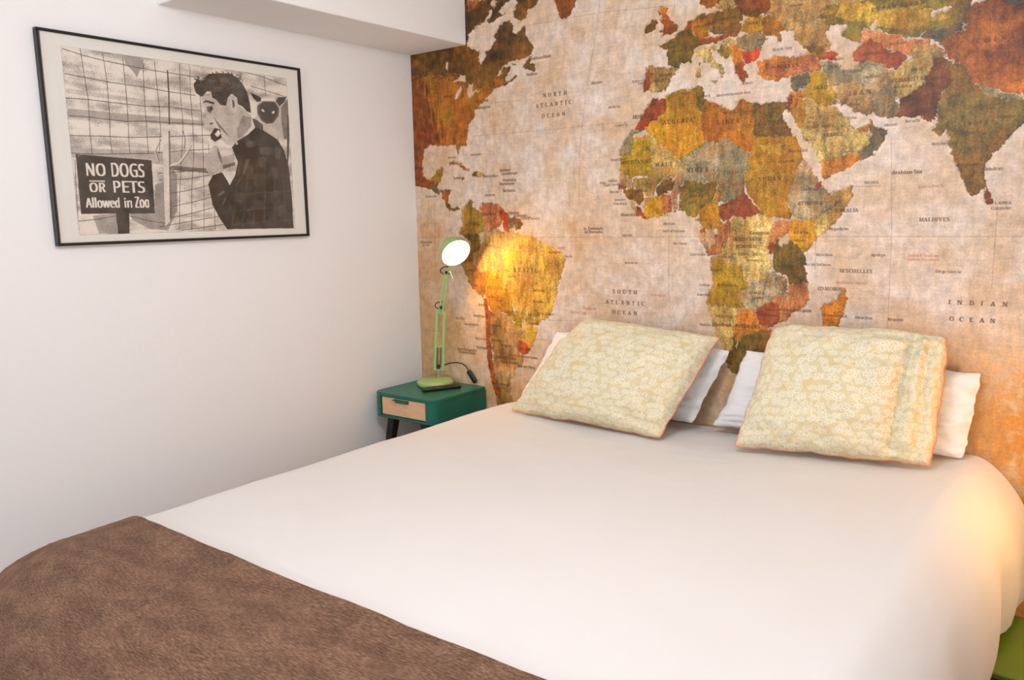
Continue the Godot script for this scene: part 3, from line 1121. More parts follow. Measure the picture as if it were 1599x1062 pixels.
func build_lamps():
	var at := Vector3(0.19, 0.5, 0.112)
	var way := [Vector3(0.19, 0.585, 0.06), Vector3(0.22, 0.597, 0.04), Vector3(0.255, 0.602, 0.03), Vector3(0.285, 0.599, 0.026), Vector3(0.305, 0.588, 0.022), Vector3(0.318, 0.570, 0.02), Vector3(0.34, 0.54, 0.02), Vector3(0.362, 0.512, 0.016)]
	var local := []
	for p in way: local.append(p - at)
	var t: Node3D = make_lamp("desk_lamp", at, 0.0, "light green jointed desk lamp, lit, standing on the teal nightstand", local, BULB_ENERGY)
	var sw := strut(Vector3(0.319, 0.568, 0.0215) - at, Vector3(0.360, 0.515, 0.0185) - at, Vector3(0, 0, 1))
	put("cord_switch", box_mesh(Vector3(-0.008, 0, -0.012), Vector3(0.008, sw[1], 0.012), 0.004, sw[0]), M.cord, t)
	make_lamp("desk_lamp", Vector3(3.06, 0.07, 0.40), 3.45, "light green jointed desk lamp, lit, standing on the low green box", [], BULB_ENERGY * 1.15)

# ------------------------------------------------------------------ picture
func build_picture():
	var z0 := 1.672
	var z1 := 0.664
	var y0 := 1.217
	var y1 := 1.891
	var b := 0.0085
	var t := thing("framed_picture", Vector3(0, y0, (z0 + z1) * 0.5), "black framed black-and-white photograph of a man with a cat at a zoo fence", "picture")
	var off := t.position
	var st := st_new()
	for k in [[Vector3(0.001, y0, z1), Vector3(0.022, y0 + b, z0)], [Vector3(0.001, y1 - b, z1), Vector3(0.022, y1, z0)], [Vector3(0.001, y0 + b, z1), Vector3(0.022, y1 - b, z1 + b)], [Vector3(0.001, y0 + b, z0 - b), Vector3(0.022, y1 - b, z0)]]:
		bevel_box_into(st, k[0] - off, k[1] - off, 0.0012, Transform3D.IDENTITY)
	put("frame", st.commit(), M.frame_black, t)
	put("backing_board", box_mesh(Vector3(0.003, y0 + b, z1 + b) - off, Vector3(0.013, y1 - b, z0 - b) - off), M.board, t)
	st = st_new()
	quad(st, Vector3(0.0145, 1.882, 1.658) - off, Vector3(0.0145, 1.882, 0.676) - off, Vector3(0.0145, 1.227, 0.676) - off, Vector3(0.0145, 1.227, 1.658) - off, Vector3(1, 0, 0), [Vector2(0, 0), Vector2(1, 0), Vector2(1, 1), Vector2(0, 1)])
	put("photo_print", st.commit(), print_material(), t)
	put("glass_pane", box_mesh(Vector3(0.016, y0 + b, z1 + b) - off, Vector3(0.018, y1 - b, z0 - b) - off), M.glass, t)

func print_material() -> StandardMaterial3D:
	var w := 1024
	var h := 684
	var paper := Color8(234, 231, 222)
	var left := PRINT_AREA[0]
	var top := PRINT_AREA[1]
	var right := PRINT_AREA[2]
	var low := PRINT_AREA[3]
	var lay := PackedByteArray()
	lay.resize(w * h)
	# the ground: bands of bleached grass and rails behind the fence
	var band := noise_stretched(w, h, 40, 110, 0.11, 71)
	var fine := noise_bytes(w, h, 0.16, 72, 4)
	var soft := noise_bytes(w, h, 0.014, 73, 4)
	for y in range(top, low):
		for x in range(left, right):
			var i := y * w + x
			lay[i] = clampi(int(214 + (band[i] - 128) * 0.42 + (fine[i] - 128) * 0.12 + (soft[i] - 128) * 0.12), 90, 244)
	var cover := PackedByteArray()
	cover.resize(w * h)
	for p in PRINT:
		if p[1] == "f":
			fill_poly(lay, w, h, p[3], p[0])
		else:
			cover.fill(0)
			draw_line(cover, w, h, p[3], p[2], 255)
			var q: Array = p[3]
			var xa := 100000
			var xb := 0
			var ya := 100000
			var yb := 0
			for k in q.size() / 2:
				xa = mini(xa, q[k * 2])
				xb = maxi(xb, q[k * 2])
				ya = mini(ya, q[k * 2 + 1])
				yb = maxi(yb, q[k * 2 + 1])
			for y in range(maxi(ya - 5, top), mini(yb + 6, low)):
				for x in range(maxi(xa - 5, left), mini(xb + 6, right)):
					var c := cover[y * w + x] / 255.0
					if c > 0.0:
						lay[y * w + x] = int(lerpf(lay[y * w + x], p[0], c))
	# the lettering on the notice board
	for s in SIGN:
		var im := word_image(s[0], 64, 0.0, "Droid Sans")
		var used := im.get_used_rect()
		im = im.get_region(used)
		im.resize(s[3] - s[1], s[4] - s[2], Image.INTERPOLATE_LANCZOS)
		for y in im.get_height():
			for x in im.get_width():
				var a := im.get_pixel(x, y).a
				# painted letters are a little bolder than the type
				for d in [-2, -1, 1, 2]:
					a = maxf(a, im.get_pixel(clampi(x + d, 0, im.get_width() - 1), y).a)
				var i: int = (s[2] + y) * w + s[1] + x
				lay[i] = int(lerpf(lay[i], 234, a))
	fill_poly(lay, w, h, OVERLINE, 210)
	var img := Image.create(w, h, false, Image.FORMAT_RGB8)
	var dark := Color8(46, 33, 27)
	var light := Color8(236, 226, 214)
	for y in h:
		for x in w:
			if x < left or x >= right or y < top or y >= low:
				img.set_pixel(x, y, paper)
			else:
				var i := y * w + x
				var v := lay[i] / 255.0
				v += (fine[i] - 128) * 0.0007 + (soft[i] - 128) * 0.0006
				if x == left or x == right - 1 or y == top or y == low - 1:
					v *= 0.75
				img.set_pixel(x, y, dark.lerp(light, clampf((v - 0.16) / 0.72, 0.0, 1.0)))
	var m := mat(Color(1, 1, 1), 0.55, 0.3)
	m.albedo_texture = texture(img)
	m.texture_repeat = false
	return m

# ------------------------------------------------------------------ small things
func build_remote():
	var a := Vector3(0.240, 0.5, 0.252)
	var b := Vector3(0.325, 0.5, 0.09)
	var t := thing("remote_control", (a + b) * 0.5, "slim black remote control lying beside the lamp foot", "remote control")
	var tr := strut(a - t.position, b - t.position, Vector3.UP)
	var st := st_new()
	bevel_box_into(st, Vector3(0.0005, 0, -0.021), Vector3(0.016, tr[1], 0.021), 0.005, tr[0])
	put("case", st.commit(), M.black, t)
	var dark := mat(Color8(58, 56, 54), 0.6)
	for i in 9:
		for j in 3:
			put("button", box_mesh(Vector3(0.0155, 0.03 + i * 0.0155, -0.0135 + j * 0.0105), Vector3(0.0175, 0.038 + i * 0.0155, -0.0065 + j * 0.0105), 0.0008, tr[0]), dark, t)

func build_added_globe():  # unseen globe added to brighten the soffit and walls
	var at := Vector3(1.95, RH, 1.85)
	var t := thing("added_pendant_lamp", at, "added white glass globe pendant lamp, unseen above the bed, for fill light", "lamp")
	put("canopy", lathe_mesh([Vector2(0.0, -0.03), Vector2(0.045, -0.03), Vector2(0.06, 0.0), Vector2(0.0, 0.0)], 32), M.window_white, t)
	put("cord", tube_mesh([Vector3(0, -0.028, 0), Vector3(0, -0.15, 0)], 0.003, 8), M.window_white, t)
	put("holder", lathe_mesh([Vector2(0.0, -0.185), Vector2(0.035, -0.18), Vector2(0.028, -0.15), Vector2(0.0, -0.145)], 24), M.window_white, t)
	var ball := []
	for i in 21:
		var a := -PI * 0.5 + PI * i / 20.0
		ball.append(Vector2(cos(a) * 0.15, -0.32 + sin(a) * 0.15))
	put("globe", lathe_mesh(ball, 40), M.diffuser, t)
	var l := OmniLight3D.new()
	l.name = "added_globe_light"
	l.light_color = Color(0.965, 0.973, 1.0)
	l.light_energy = ADDED_GLOBE_ENERGY
	l.light_size = 0.15
	l.omni_range = 10.0
	l.omni_attenuation = 2.0
	l.shadow_enabled = true
	t.add_child(l)
	l.position = Vector3(0, -0.32, 0)

# ------------------------------------------------------------------ traced print data (texture pixels)
const PRINT_AREA = [62, 38, 967, 660]
const OVERLINE = [113, 474, 167, 474, 167, 479, 113, 479]
const LANDS = [
	["sand", [835,219,842,146,901,109,990,104,1037,69,1118,109,1192,63,1273,72,1351,121,1456,127,1554,169,1673,206,1756,258,1740,297,1694,296,1686,356,1655,324,1638,286,1579,293,1554,353,1486,314,1397,279,1243,263,1138,301]],
	["rust", [824,209,809,152,827,94,873,55,907,68,895,119,864,150,860,198,844,225]],
	["yellow", [865,187,877,140,903,97,922,113,915,171,889,196]],
	["canada", [-7,-21,203,-9,201,101,259,111,281,131,258,160,228,169,202,185,199,210,218,221,235,229,236,252,242,260,255,254,259,233,278,224,290,209,287,197,302,180,313,171,331,172,345,183,341,195,351,204,365,198,378,189,381,216,396,231,403,241,399,251,385,260,371,263,336,264,313,272,291,292,298,296,320,309,308,322,275,324,259,342,221,359,157,382,-38,366]],
	["usa", [-1,274,71,276,133,280,168,293,192,309,222,313,253,311,283,308,302,293,313,309,283,320,271,335,252,345,236,360,218,367,218,384,196,403,186,455,-6,442]],
	["usad", [-6,274,33,275,48,312,63,359,73,423,-6,442]],
	["usad", [2,382,93,394,96,417,108,432,98,443,79,440,62,442,48,450,38,458,34,477,28,486,28,503,31,524,43,535,61,537,71,533,80,553,63,564,53,559,30,555,0,550,-5,516]],
	["usa", [88,384,184,392,171,419,163,434,165,454,164,468,159,475,154,470,148,444,139,437,123,435,108,432,96,417]],
	["yellow", [82,510,106,507,101,520,95,537,83,553,74,543,57,535,71,528,76,519]],
	["greyd", [71,540,84,543,80,560,89,565,88,577,60,564]],
	["rust", [92,568,125,565,120,587,117,597,104,592,95,577]],
	["greend", [104,592,117,597,126,611,138,614,151,609,160,614,147,616,131,623,116,613,107,603]],
	["orange", [124,498,137,493,159,497,177,506,193,515,192,522,176,515,155,502,140,498,127,502]],
	["greend", [204,532,213,521,219,524,217,535]],
	["cream", [219,524,234,524,245,532,228,537,218,535]],
	["greend", [163,537,176,534,179,538,172,542]],
	["sea", [144,293,177,279,192,289,188,298,168,293]],
	["sea", [151,337,159,318,176,305,177,314,163,336]],
	["sea", [191,327,200,305,215,305,210,323,238,322,222,327,203,337]],
	["sea", [122,258,130,242,134,245,129,268]],
	["canada", [240,124,259,111,245,92,354,94,428,129,415,142,401,153,387,153,383,171,366,176,349,168,345,155,356,143,338,146,317,155,295,158,276,168,262,163,280,150,278,130,259,135]],
	["sea", [282,114,296,119,288,135,274,124]],
	["sea", [310,135,328,127,357,122,360,138,338,148,317,153,299,147]],
	["salmon", [201,101,245,109,229,122,202,132]],
	["olive", [367,284,392,263,400,257,389,274,407,279,405,295,395,293,378,288]],
	["olive", [313,275,335,278,324,293,313,309,298,299]],
	["greend", [305,319,335,308,349,299,356,300,341,309,312,322]],
	["greend", [335,271,350,273,346,276]],
	["rust", [465,137,526,147,519,169,506,185,497,191,481,186,471,167]],
	["rust", [465,145,422,-86,625,-115,702,56,525,155]],
	["yellow", [155,679,166,660,165,619,180,604,196,593,205,597,200,612,224,619,242,642,241,675,222,679,207,686,183,686]],
	["salmon", [224,613,234,602,272,602,291,610,300,621,290,632,299,650,280,664,246,679,242,642]],
	["bright", [292,624,304,619,320,636,317,661,321,672,307,677,299,664,303,650,290,639]],
	["greyd", [320,639,336,638,340,650,333,668,317,666]],
	["greend", [336,639,354,643,362,654,356,668,340,670,338,654]],
	["peru", [152,679,222,682,226,716,210,727,196,731,200,758,219,772,258,775,247,798,255,835,226,837,197,818,174,789,155,755,166,739,191,724,192,697]],
	["green", [155,679,183,686,222,684,226,716,210,727,192,701,182,694]],
	["sand", [200,758,196,731,226,716,241,679,280,668,303,675,326,672,353,682,325,708,301,737,305,767,276,782,248,775,228,780]],
	["brazil", [305,763,296,737,320,701,353,679,370,686,389,682,414,700,444,710,482,727,490,741,482,762,473,787,464,808,464,827,299,834,290,804,276,782]],
	["gold", [232,826,247,795,258,772,286,787,299,816,313,823,326,841,321,874,292,879,274,873,259,882,245,863]],
	["brazil", [299,799,464,793,460,831,451,857,441,882,406,899,402,906,402,924,387,958,374,971,360,957,342,947,366,923,357,898,339,884,326,855,313,823]],
	["peru", [178,803,237,801,237,826,231,845,217,838,192,820]],
	["must", [293,857,321,855,330,881,353,891,354,917,338,923,327,917,334,903,302,883]],
	["arg", [251,890,274,873,292,882,320,896,333,918,366,923,337,948,339,970,346,985,360,994,354,1014,327,1024,326,1046,312,1056,316,1078,305,1103,276,1106,263,1077,255,1031,261,992,252,946]],
	["bright", [340,946,365,957,378,970,371,982,360,987,341,977]],
	["chile", [231,845,241,852,247,875,259,882,251,897,253,931,250,954,256,981,255,1016,262,1046,268,1076,282,1102,267,1109,258,1085,249,1055,241,1017,237,963,237,909]],
	["arg", [266,1103,319,1096,326,1236,293,1276,274,1209]],
	["greend", [697,254,701,238,716,228,729,231,725,247,712,254]],
	["rust", [731,211,737,202,753,209,748,219,757,229,765,243,775,244,773,255,765,262,750,262,736,266,742,258,731,253,742,251,744,242,737,232,740,223,731,216]],
	["orange", [732,209,738,202,753,209,747,219,740,221]],
	["rust", [841,197,872,202,869,212,861,217,851,225,845,218,840,207]],
	["olive", [822,234,832,234,845,234,869,233,884,231,909,232,916,242,915,271,912,279,883,280,854,276,846,266,842,260,835,266,819,275,806,260,798,249,806,242,818,239]],
	["usad", [800,243,814,242,818,257,806,267,815,287,813,299,799,306,782,300,774,287,782,270,792,258]],
	["greend", [753,275,767,271,775,263,788,259,806,259,815,274,835,280,847,286,835,295,815,299,811,309,807,324,782,324,781,332,770,332,753,324,755,306,751,295,740,286,732,281,750,280]],
	["usa", [814,245,846,239,854,262,843,266,848,279,835,282,819,276,808,262]],
	["greyd", [846,263,870,268,885,275,870,278,852,274]],
	["red", [839,284,874,281,912,279,910,286,880,287,870,294,847,293,823,299,827,290]],
	["cream", [811,308,823,302,843,301,861,300,865,308,849,307,851,318,859,332,875,339,881,345,877,357,880,363,874,366,872,353,864,345,848,336,835,322,833,316,815,317]],
	["cream", [848,366,866,369,864,377,854,371]],
	["sand", [820,358,821,342,829,342,829,357]],
	["greend", [822,334,824,328,828,330,827,338]],
	["cream", [876,290,905,292,905,299,880,301,875,295]],
	["grey", [905,292,919,289,942,287,955,286,964,295,959,312,956,318,931,318,912,312,905,304]],
	["green", [865,309,874,300,891,306,896,319,886,328,875,323]],
	["orange", [890,302,905,304,915,316,919,339,910,350,898,338,896,321]],
	["bright", [915,318,931,318,948,317,956,320,952,333,942,342,923,341]],
	["red", [902,342,919,339,925,345,919,351,931,365,926,370,922,378,914,374,906,357]],
	["sand", [701,323,717,322,742,328,768,333,783,335,774,340,762,351,758,364,749,376,728,379,713,374,711,353,717,337,701,333]],
	["red", [700,333,717,336,713,351,711,374,697,374,695,363,701,348]],
	["greend", [897,202,968,215,969,245,948,257,930,254,916,247,916,237,901,227]],
	["gold", [917,271,923,258,934,255,948,257,969,257,1002,271,989,287,967,286,955,286,931,286,912,281]],
	["usa", [961,262,998,254,1029,272,1024,288,996,292,985,298,959,292]],
	["brown", [897,200,956,210,960,230,975,243,967,252,913,244,901,225]],
	["usad", [939,207,968,212,975,243,955,250,943,235]],
	["sand", [956,205,1066,224,1070,331,1050,329,1036,316,1022,311,1024,291,1029,278,1021,268,1001,260,977,246,972,234]],
	["orange", [985,295,996,297,1000,308,992,313]],
	["sand", [962,-6,1126,36,1137,279,1080,293,1076,355,1046,332,1021,307,976,253]],
	["sand", [1037,219,1142,237,1143,262,1076,262,1071,276,1088,295,1080,307,1086,323,1089,336,1073,337,1040,325]],
	["green", [1071,276,1081,260,1097,256,1112,262,1148,260,1166,236,1317,254,1320,296,1312,313,1311,325,1279,325,1252,326,1245,335,1220,335,1212,328,1190,321,1172,312,1150,306,1142,310,1146,334,1133,329,1114,319,1106,310,1119,304,1116,295,1096,295,1082,291]],
	["yellow", [1104,256,1153,264,1178,278,1221,280,1260,291,1292,311,1265,318,1224,320,1190,315,1154,297,1124,292,1097,280]],
	["salmon", [1142,310,1172,315,1190,324,1212,328,1217,338,1244,340,1262,340,1260,349,1239,351,1231,367,1211,357,1194,350,1176,338,1161,330,1149,334]],
	["red", [1132,347,1149,334,1161,328,1176,338,1194,353,1211,357,1226,367,1217,375,1208,387,1193,385,1185,374,1162,366,1145,367,1134,363]],
	["slate", [1248,333,1254,325,1279,326,1311,324,1311,332,1294,340,1278,349,1267,348,1260,340,1248,339]],
	["sand", [1232,355,1244,347,1271,353,1286,370,1285,377,1269,377,1256,366,1240,374,1231,370]],
	["cream", [1194,390,1208,390,1217,375,1236,373,1249,370,1258,363,1266,374,1267,389,1258,403,1259,413,1243,424,1234,433,1215,439,1205,435,1202,421,1194,406]],
	["brown", [1215,439,1234,433,1243,424,1259,413,1258,403,1267,389,1266,377,1285,377,1294,387,1298,417,1283,437,1278,459,1276,474,1267,486,1250,474,1209,471,1219,456]],
	["china", [1276,351,1294,340,1313,333,1312,313,1320,296,1376,282,1475,286,1518,362,1518,411,1486,438,1448,461,1418,453,1386,446,1354,433,1333,424,1324,406,1310,390,1291,378,1284,367]],
	["slate", [1373,295,1397,290,1437,293,1438,311,1398,309,1377,304]],
	["india", [1285,382,1305,387,1319,398,1329,416,1334,428,1355,442,1377,454,1404,459,1421,463,1430,478,1411,500,1399,508,1385,529,1371,540,1364,556,1357,564,1360,600,1352,610,1341,617,1333,609,1320,576,1307,546,1299,520,1296,500,1285,510,1270,498,1279,489,1278,459,1285,435,1298,417]],
	["grey", [1334,428,1347,429,1365,439,1382,448,1407,453,1408,460,1377,457,1352,445]],
	["red", [1360,601,1364,606,1373,619,1373,628,1366,634,1360,626,1359,614]],
	["india", [1409,464,1454,458,1492,512,1488,583,1468,541,1430,497]],
	["must", [1479,450,1545,448,1587,577,1568,646,1538,575,1503,553]],
	["red", [1543,646,1561,656,1600,747,1584,747]],
	["usa", [1619,686,1669,648,1696,715,1663,755]],
	["gold", [1626,878,1705,812,1783,825,1802,957,1699,1003,1619,983]],
	["grey", [1074,363,1087,357,1104,364,1112,376,1138,376,1145,367,1162,366,1185,374,1193,388,1196,406,1204,422,1208,437,1219,456,1212,469,1197,472,1174,465,1157,461,1136,454,1125,445,1112,439,1109,431,1092,410,1089,394,1080,375]],
	["tan", [1095,405,1128,398,1160,417,1171,439,1157,458,1136,452,1112,436]],
	["greyl", [1147,372,1183,377,1191,390,1194,411,1180,424,1155,417,1146,390]],
	["orange", [951,342,967,342,990,335,1009,340,1032,344,1047,339,1065,342,1072,355,1073,373,1053,374,1026,375,1017,377,994,382,973,382,961,373,951,367,953,354]],
	["salmon", [975,345,1016,344,1061,345,1071,372,1044,371,994,377,961,368]],
	["greend", [1033,322,1054,327,1069,329,1082,337,1074,345,1050,337]],
	["bright", [1078,343,1091,340,1104,346,1100,357,1085,354]],
	["rust", [1065,344,1080,344,1083,354,1072,355]],
	["greyd", [1017,379,1039,375,1055,376,1054,394,1040,403,1022,404,1017,394]],
	["must", [1055,375,1077,375,1087,389,1087,400,1096,410,1105,425,1104,438,1084,440,1068,431,1050,420,1041,410,1043,404,1054,394]],
	["orange", [1016,412,1025,404,1040,406,1046,417,1033,431,1017,443,1012,427]],
	["rust", [1012,425,1016,412,1021,415,1017,439,1012,449]],
	["cream", [1017,443,1030,433,1037,419,1050,420,1068,431,1084,440,1106,445,1117,456,1130,470,1142,489,1167,497,1168,516,1147,526,1120,530,1112,543,1081,543,1075,545,1067,530,1053,508,1043,490,1029,462]],
	["gold", [1019,444,1037,423,1048,424,1049,450,1043,477,1029,460]],
	["orange", [1143,486,1158,483,1169,471,1171,486,1163,494,1148,493]],
	["greyd", [1168,478,1183,487,1197,491,1198,501,1190,513,1184,523,1171,537,1154,545,1145,527,1168,518,1168,497]],
	["orange", [1082,539,1097,540,1116,536,1131,530,1147,527,1153,540,1135,556,1104,570,1088,578,1082,569]],
	["greyd", [1147,527,1167,515,1189,506,1184,524,1167,536,1153,542]],
	["red", [719,390,750,394,750,420,712,441,698,455,676,453,694,421,708,404]],
	["grey", [667,453,698,457,672,462,669,484,658,503,633,504,647,477]],
	["grey", [667,463,671,482,662,507,636,508,640,493,651,474]],
	["gold", [749,387,780,380,819,378,823,391,820,411,833,436,833,465,844,484,847,496,812,520,785,534,712,469,697,449,750,420]],
	["green", [819,376,835,377,840,393,836,398,843,407,833,430,823,417,820,402]],
	["usa", [833,418,843,407,868,416,890,429,904,431,907,416,920,412,943,420,947,520,929,515,869,493,847,493,833,465]],
	["olive", [943,420,968,425,983,423,1011,425,1012,437,1001,448,1019,479,1028,505,947,501]],
	["greend", [968,431,1001,448,1022,497,1026,504,968,499]],
	["must", [640,508,662,507,671,482,671,470,712,469,720,557,684,552,666,559,647,547,638,548]],
	["cream", [712,460,730,480,785,523,790,551,782,556,752,561,730,573,720,597,706,598,695,584,673,580,670,559,720,557]],
	["pink", [638,550,655,548,671,567,671,582,636,572]],
	["red", [634,572,655,572,651,580,636,582]],
	["olive", [647,582,673,582,695,584,699,603,688,619,673,606,655,602]],
	["cream", [662,612,673,602,679,622,671,628]],
	["red", [675,628,684,619,703,642,703,650,680,638]],
	["gold", [702,603,720,599,741,598,745,620,766,633,738,642,703,648,699,622]],
	["olive", [727,582,748,564,765,560,774,584,752,592,730,598]],
	["salmon", [740,595,765,595,767,630,745,639]],
	["pink", [765,593,770,574,779,584,776,633,769,633]],
	["pink", [769,571,772,556,792,551,792,566,786,584,779,605,779,633,774,630,775,590]],
	["greyl", [785,523,811,510,844,491,857,490,873,495,875,528,864,560,868,572,819,573,792,569,792,551]],
	["grey", [873,484,891,485,916,507,938,520,936,552,929,569,928,598,897,617,872,614,871,581,866,563,875,528]],
	["green", [786,584,796,569,839,574,868,573,868,590,859,614,840,628,827,637,820,646,807,643,796,630,783,630]],
	["gold", [830,637,846,622,865,607,868,584,875,602,872,620,879,635,879,656,892,668,873,668,847,668,833,659]],
	["red", [872,620,897,617,928,598,940,610,956,627,965,639,947,645,923,650,904,644,895,656,879,650]],
	["goldd", [946,486,1031,492,1040,518,1046,535,1033,551,1030,573,1020,595,1015,620,1027,640,1022,652,996,648,969,645,953,619,937,603,929,574,936,552,941,520]],
	["yellow", [949,503,1005,504,1006,530,980,522]],
	["greyl", [1033,551,1049,537,1061,557,1079,580,1101,609,1118,625,1097,642,1075,650,1053,653,1030,646,1024,629,1016,617,1020,595,1030,573]],
	["pink", [1033,553,1049,537,1064,560,1075,577,1050,562]],
	["greyl", [1049,568,1074,580,1083,597,1097,614,1119,620,1098,633,1074,647,1052,652]],
	["bright", [1073,583,1084,582,1083,592,1075,594]],
	["cream", [1083,597,1097,609,1118,598,1142,591,1140,610,1128,636,1113,658,1092,680,1076,692,1074,652,1098,636,1119,620,1097,614]],
	["cream", [1075,650,1086,641,1097,658,1082,683,1071,697]],
	["cream", [903,649,910,643,928,651,948,643,968,644,989,652,994,661,988,678,984,694,982,725,992,749,980,756,976,776,931,779,927,746,907,745,906,754,894,752,887,735,858,735,859,729,879,727,886,702,896,695]],
	["salmon", [868,693,877,663,901,653,901,675,894,695,883,707,878,725,850,727,847,717,868,705]],
	["gold", [832,655,829,633,845,618,861,624,872,639,877,658,880,671,859,671,841,668]],
	["pink", [833,677,841,668,865,671,870,690,868,705,849,715,831,695]],
	["bright", [833,670,843,668,845,677,834,679]],
	["salmon", [992,659,1011,655,1023,657,1023,678,1012,685,998,690,993,702,984,697,988,678]],
	["red", [981,699,993,697,994,715,987,723,980,714]],
	["gold", [1023,657,1034,651,1053,655,1075,648,1073,678,1077,692,1066,706,1060,717,1055,717,1040,706,1024,694,1021,682]],
	["greend", [998,690,1024,694,1040,704,1055,717,1058,729,1056,747,1062,766,1066,775,1048,780,1027,781,1019,763,995,756,992,739,994,725,991,709]],
	["green", [994,730,1019,746,1042,734,1053,725,1056,747,1062,768,1064,775,1027,779,1022,763,1000,758]],
	["sea", [1002,697,1010,685,1019,686,1021,697,1010,706,1003,704]],
	["greyl", [976,774,981,758,995,756,1005,763,1017,767,1019,781,1015,805,997,811,977,824,968,834,958,837,940,833,930,819,927,797,942,794,943,779,971,777]],
	["pink", [1012,767,1021,772,1022,796,1028,810,1023,824,1018,808,1017,781]],
	["salmon", [1027,783,1064,777,1067,808,1059,825,1036,838,1029,848,1022,858,1010,859,1007,825,987,816,1001,809,1021,805,1026,824,1028,810,1023,791]],
	["must", [858,736,887,735,894,752,906,754,907,745,927,746,931,779,942,779,942,794,927,796,928,819,938,834,918,837,899,833,852,832,854,813,864,787,864,767,858,750]],
	["cream", [852,833,897,834,918,838,920,870,912,872,911,896,882,903,874,899,868,873]],
	["orange", [919,839,940,836,958,837,958,845,966,862,976,875,964,886,944,903,935,908,912,896,912,872,919,871]],
	["red", [959,842,977,824,992,816,1007,825,1009,857,998,870,979,875,964,859]],
	["orange", [1091,830,1097,820,1119,808,1132,787,1139,805,1137,818,1132,837,1124,862,1104,869,1095,861,1095,844]],
	["greend", [887,891,906,939,920,932,913,886]],
	["orange", [911,878,987,867,975,911,934,915,916,909]],
	["greend", [894,929,920,923,930,898,960,883,987,876,1025,880,1022,927,983,975,935,975,910,976,902,958]],
	["olive", [940,900,987,878,1004,895,976,938,941,934]],
	["cream", [879,894,913,882,910,928,894,929]],
	["sea", [1083,309,1096,296,1116,295,1119,301,1109,311,1109,318,1120,333,1128,339,1129,349,1137,369,1138,378,1120,377,1105,365,1104,349,1097,332]],
	["sea", [1126,336,1136,338,1135,345,1129,343]],
	["sea", [1160,305,1167,296,1172,302,1167,314]],
	["sea", [1258,303,1264,294,1291,292,1294,297,1269,299,1262,306]],
	["sea", [956,316,971,299,985,309,994,313,1008,309,1025,320,1047,332,1047,339,1026,341,1000,334,980,336,960,337]],
	["sea", [999,300,1010,292,1023,294,1019,303,1008,308]],
	["sea", [1011,453,1019,457,1029,473,1044,494,1056,513,1068,532,1075,548,1055,547,1045,530,1035,498,1023,479,1010,458]],
	["sea", [1044,507,1062,527,1079,547,1083,569,1083,580,1077,577,1065,560,1044,532]],
	["sea", [1034,500,1054,502,1077,539,1079,572,1061,555,1046,532]],
	["sea", [1112,445,1127,444,1145,461,1170,463,1174,459,1174,470,1169,471,1160,481,1146,485,1139,479,1130,468,1121,457]]]
const INKS = {"olive": [110, 76, 22, 144, 108, 32], "canada": [124, 82, 22, 82, 58, 20], "usa": [166, 92, 18, 196, 134, 28], "usad": [130, 60, 16, 158, 84, 20], "rust": [148, 74, 22, 176, 100, 28], "red": [146, 62, 30, 172, 84, 42], "salmon": [214, 136, 80, 198, 112, 60], "pink": [216, 176, 130, 198, 148, 104], "yellow": [204, 164, 50, 186, 138, 30], "gold": [204, 142, 20, 222, 164, 36], "goldd": [172, 120, 16, 200, 148, 34], "cream": [222, 190, 114, 208, 172, 92], "grey": [138, 122, 86, 158, 142, 104], "greyl": [186, 166, 126, 168, 146, 106], "greyd": [102, 90, 62, 126, 112, 80], "green": [146, 128, 42, 118, 98, 28], "greend": [104, 78, 20, 132, 104, 32], "must": [174, 134, 16, 194, 156, 36], "tan": [188, 148, 92, 166, 122, 66], "brazil": [230, 178, 62, 236, 192, 90], "brown": [124, 66, 26, 100, 50, 20], "china": [174, 98, 30, 146, 72, 26], "sand": [204, 168, 102, 188, 146, 80], "india": [112, 86, 30, 140, 112, 46], "sea": [216, 188, 172, 222, 204, 196], "orange": [208, 120, 28, 224, 144, 46], "chile": [164, 74, 22, 182, 92, 30], "bright": [192, 66, 28, 172, 50, 20], "arg": [196, 154, 96, 158, 118, 58], "peru": [162, 116, 40, 138, 96, 34], "slate": [108, 98, 78, 88, 80, 62]}
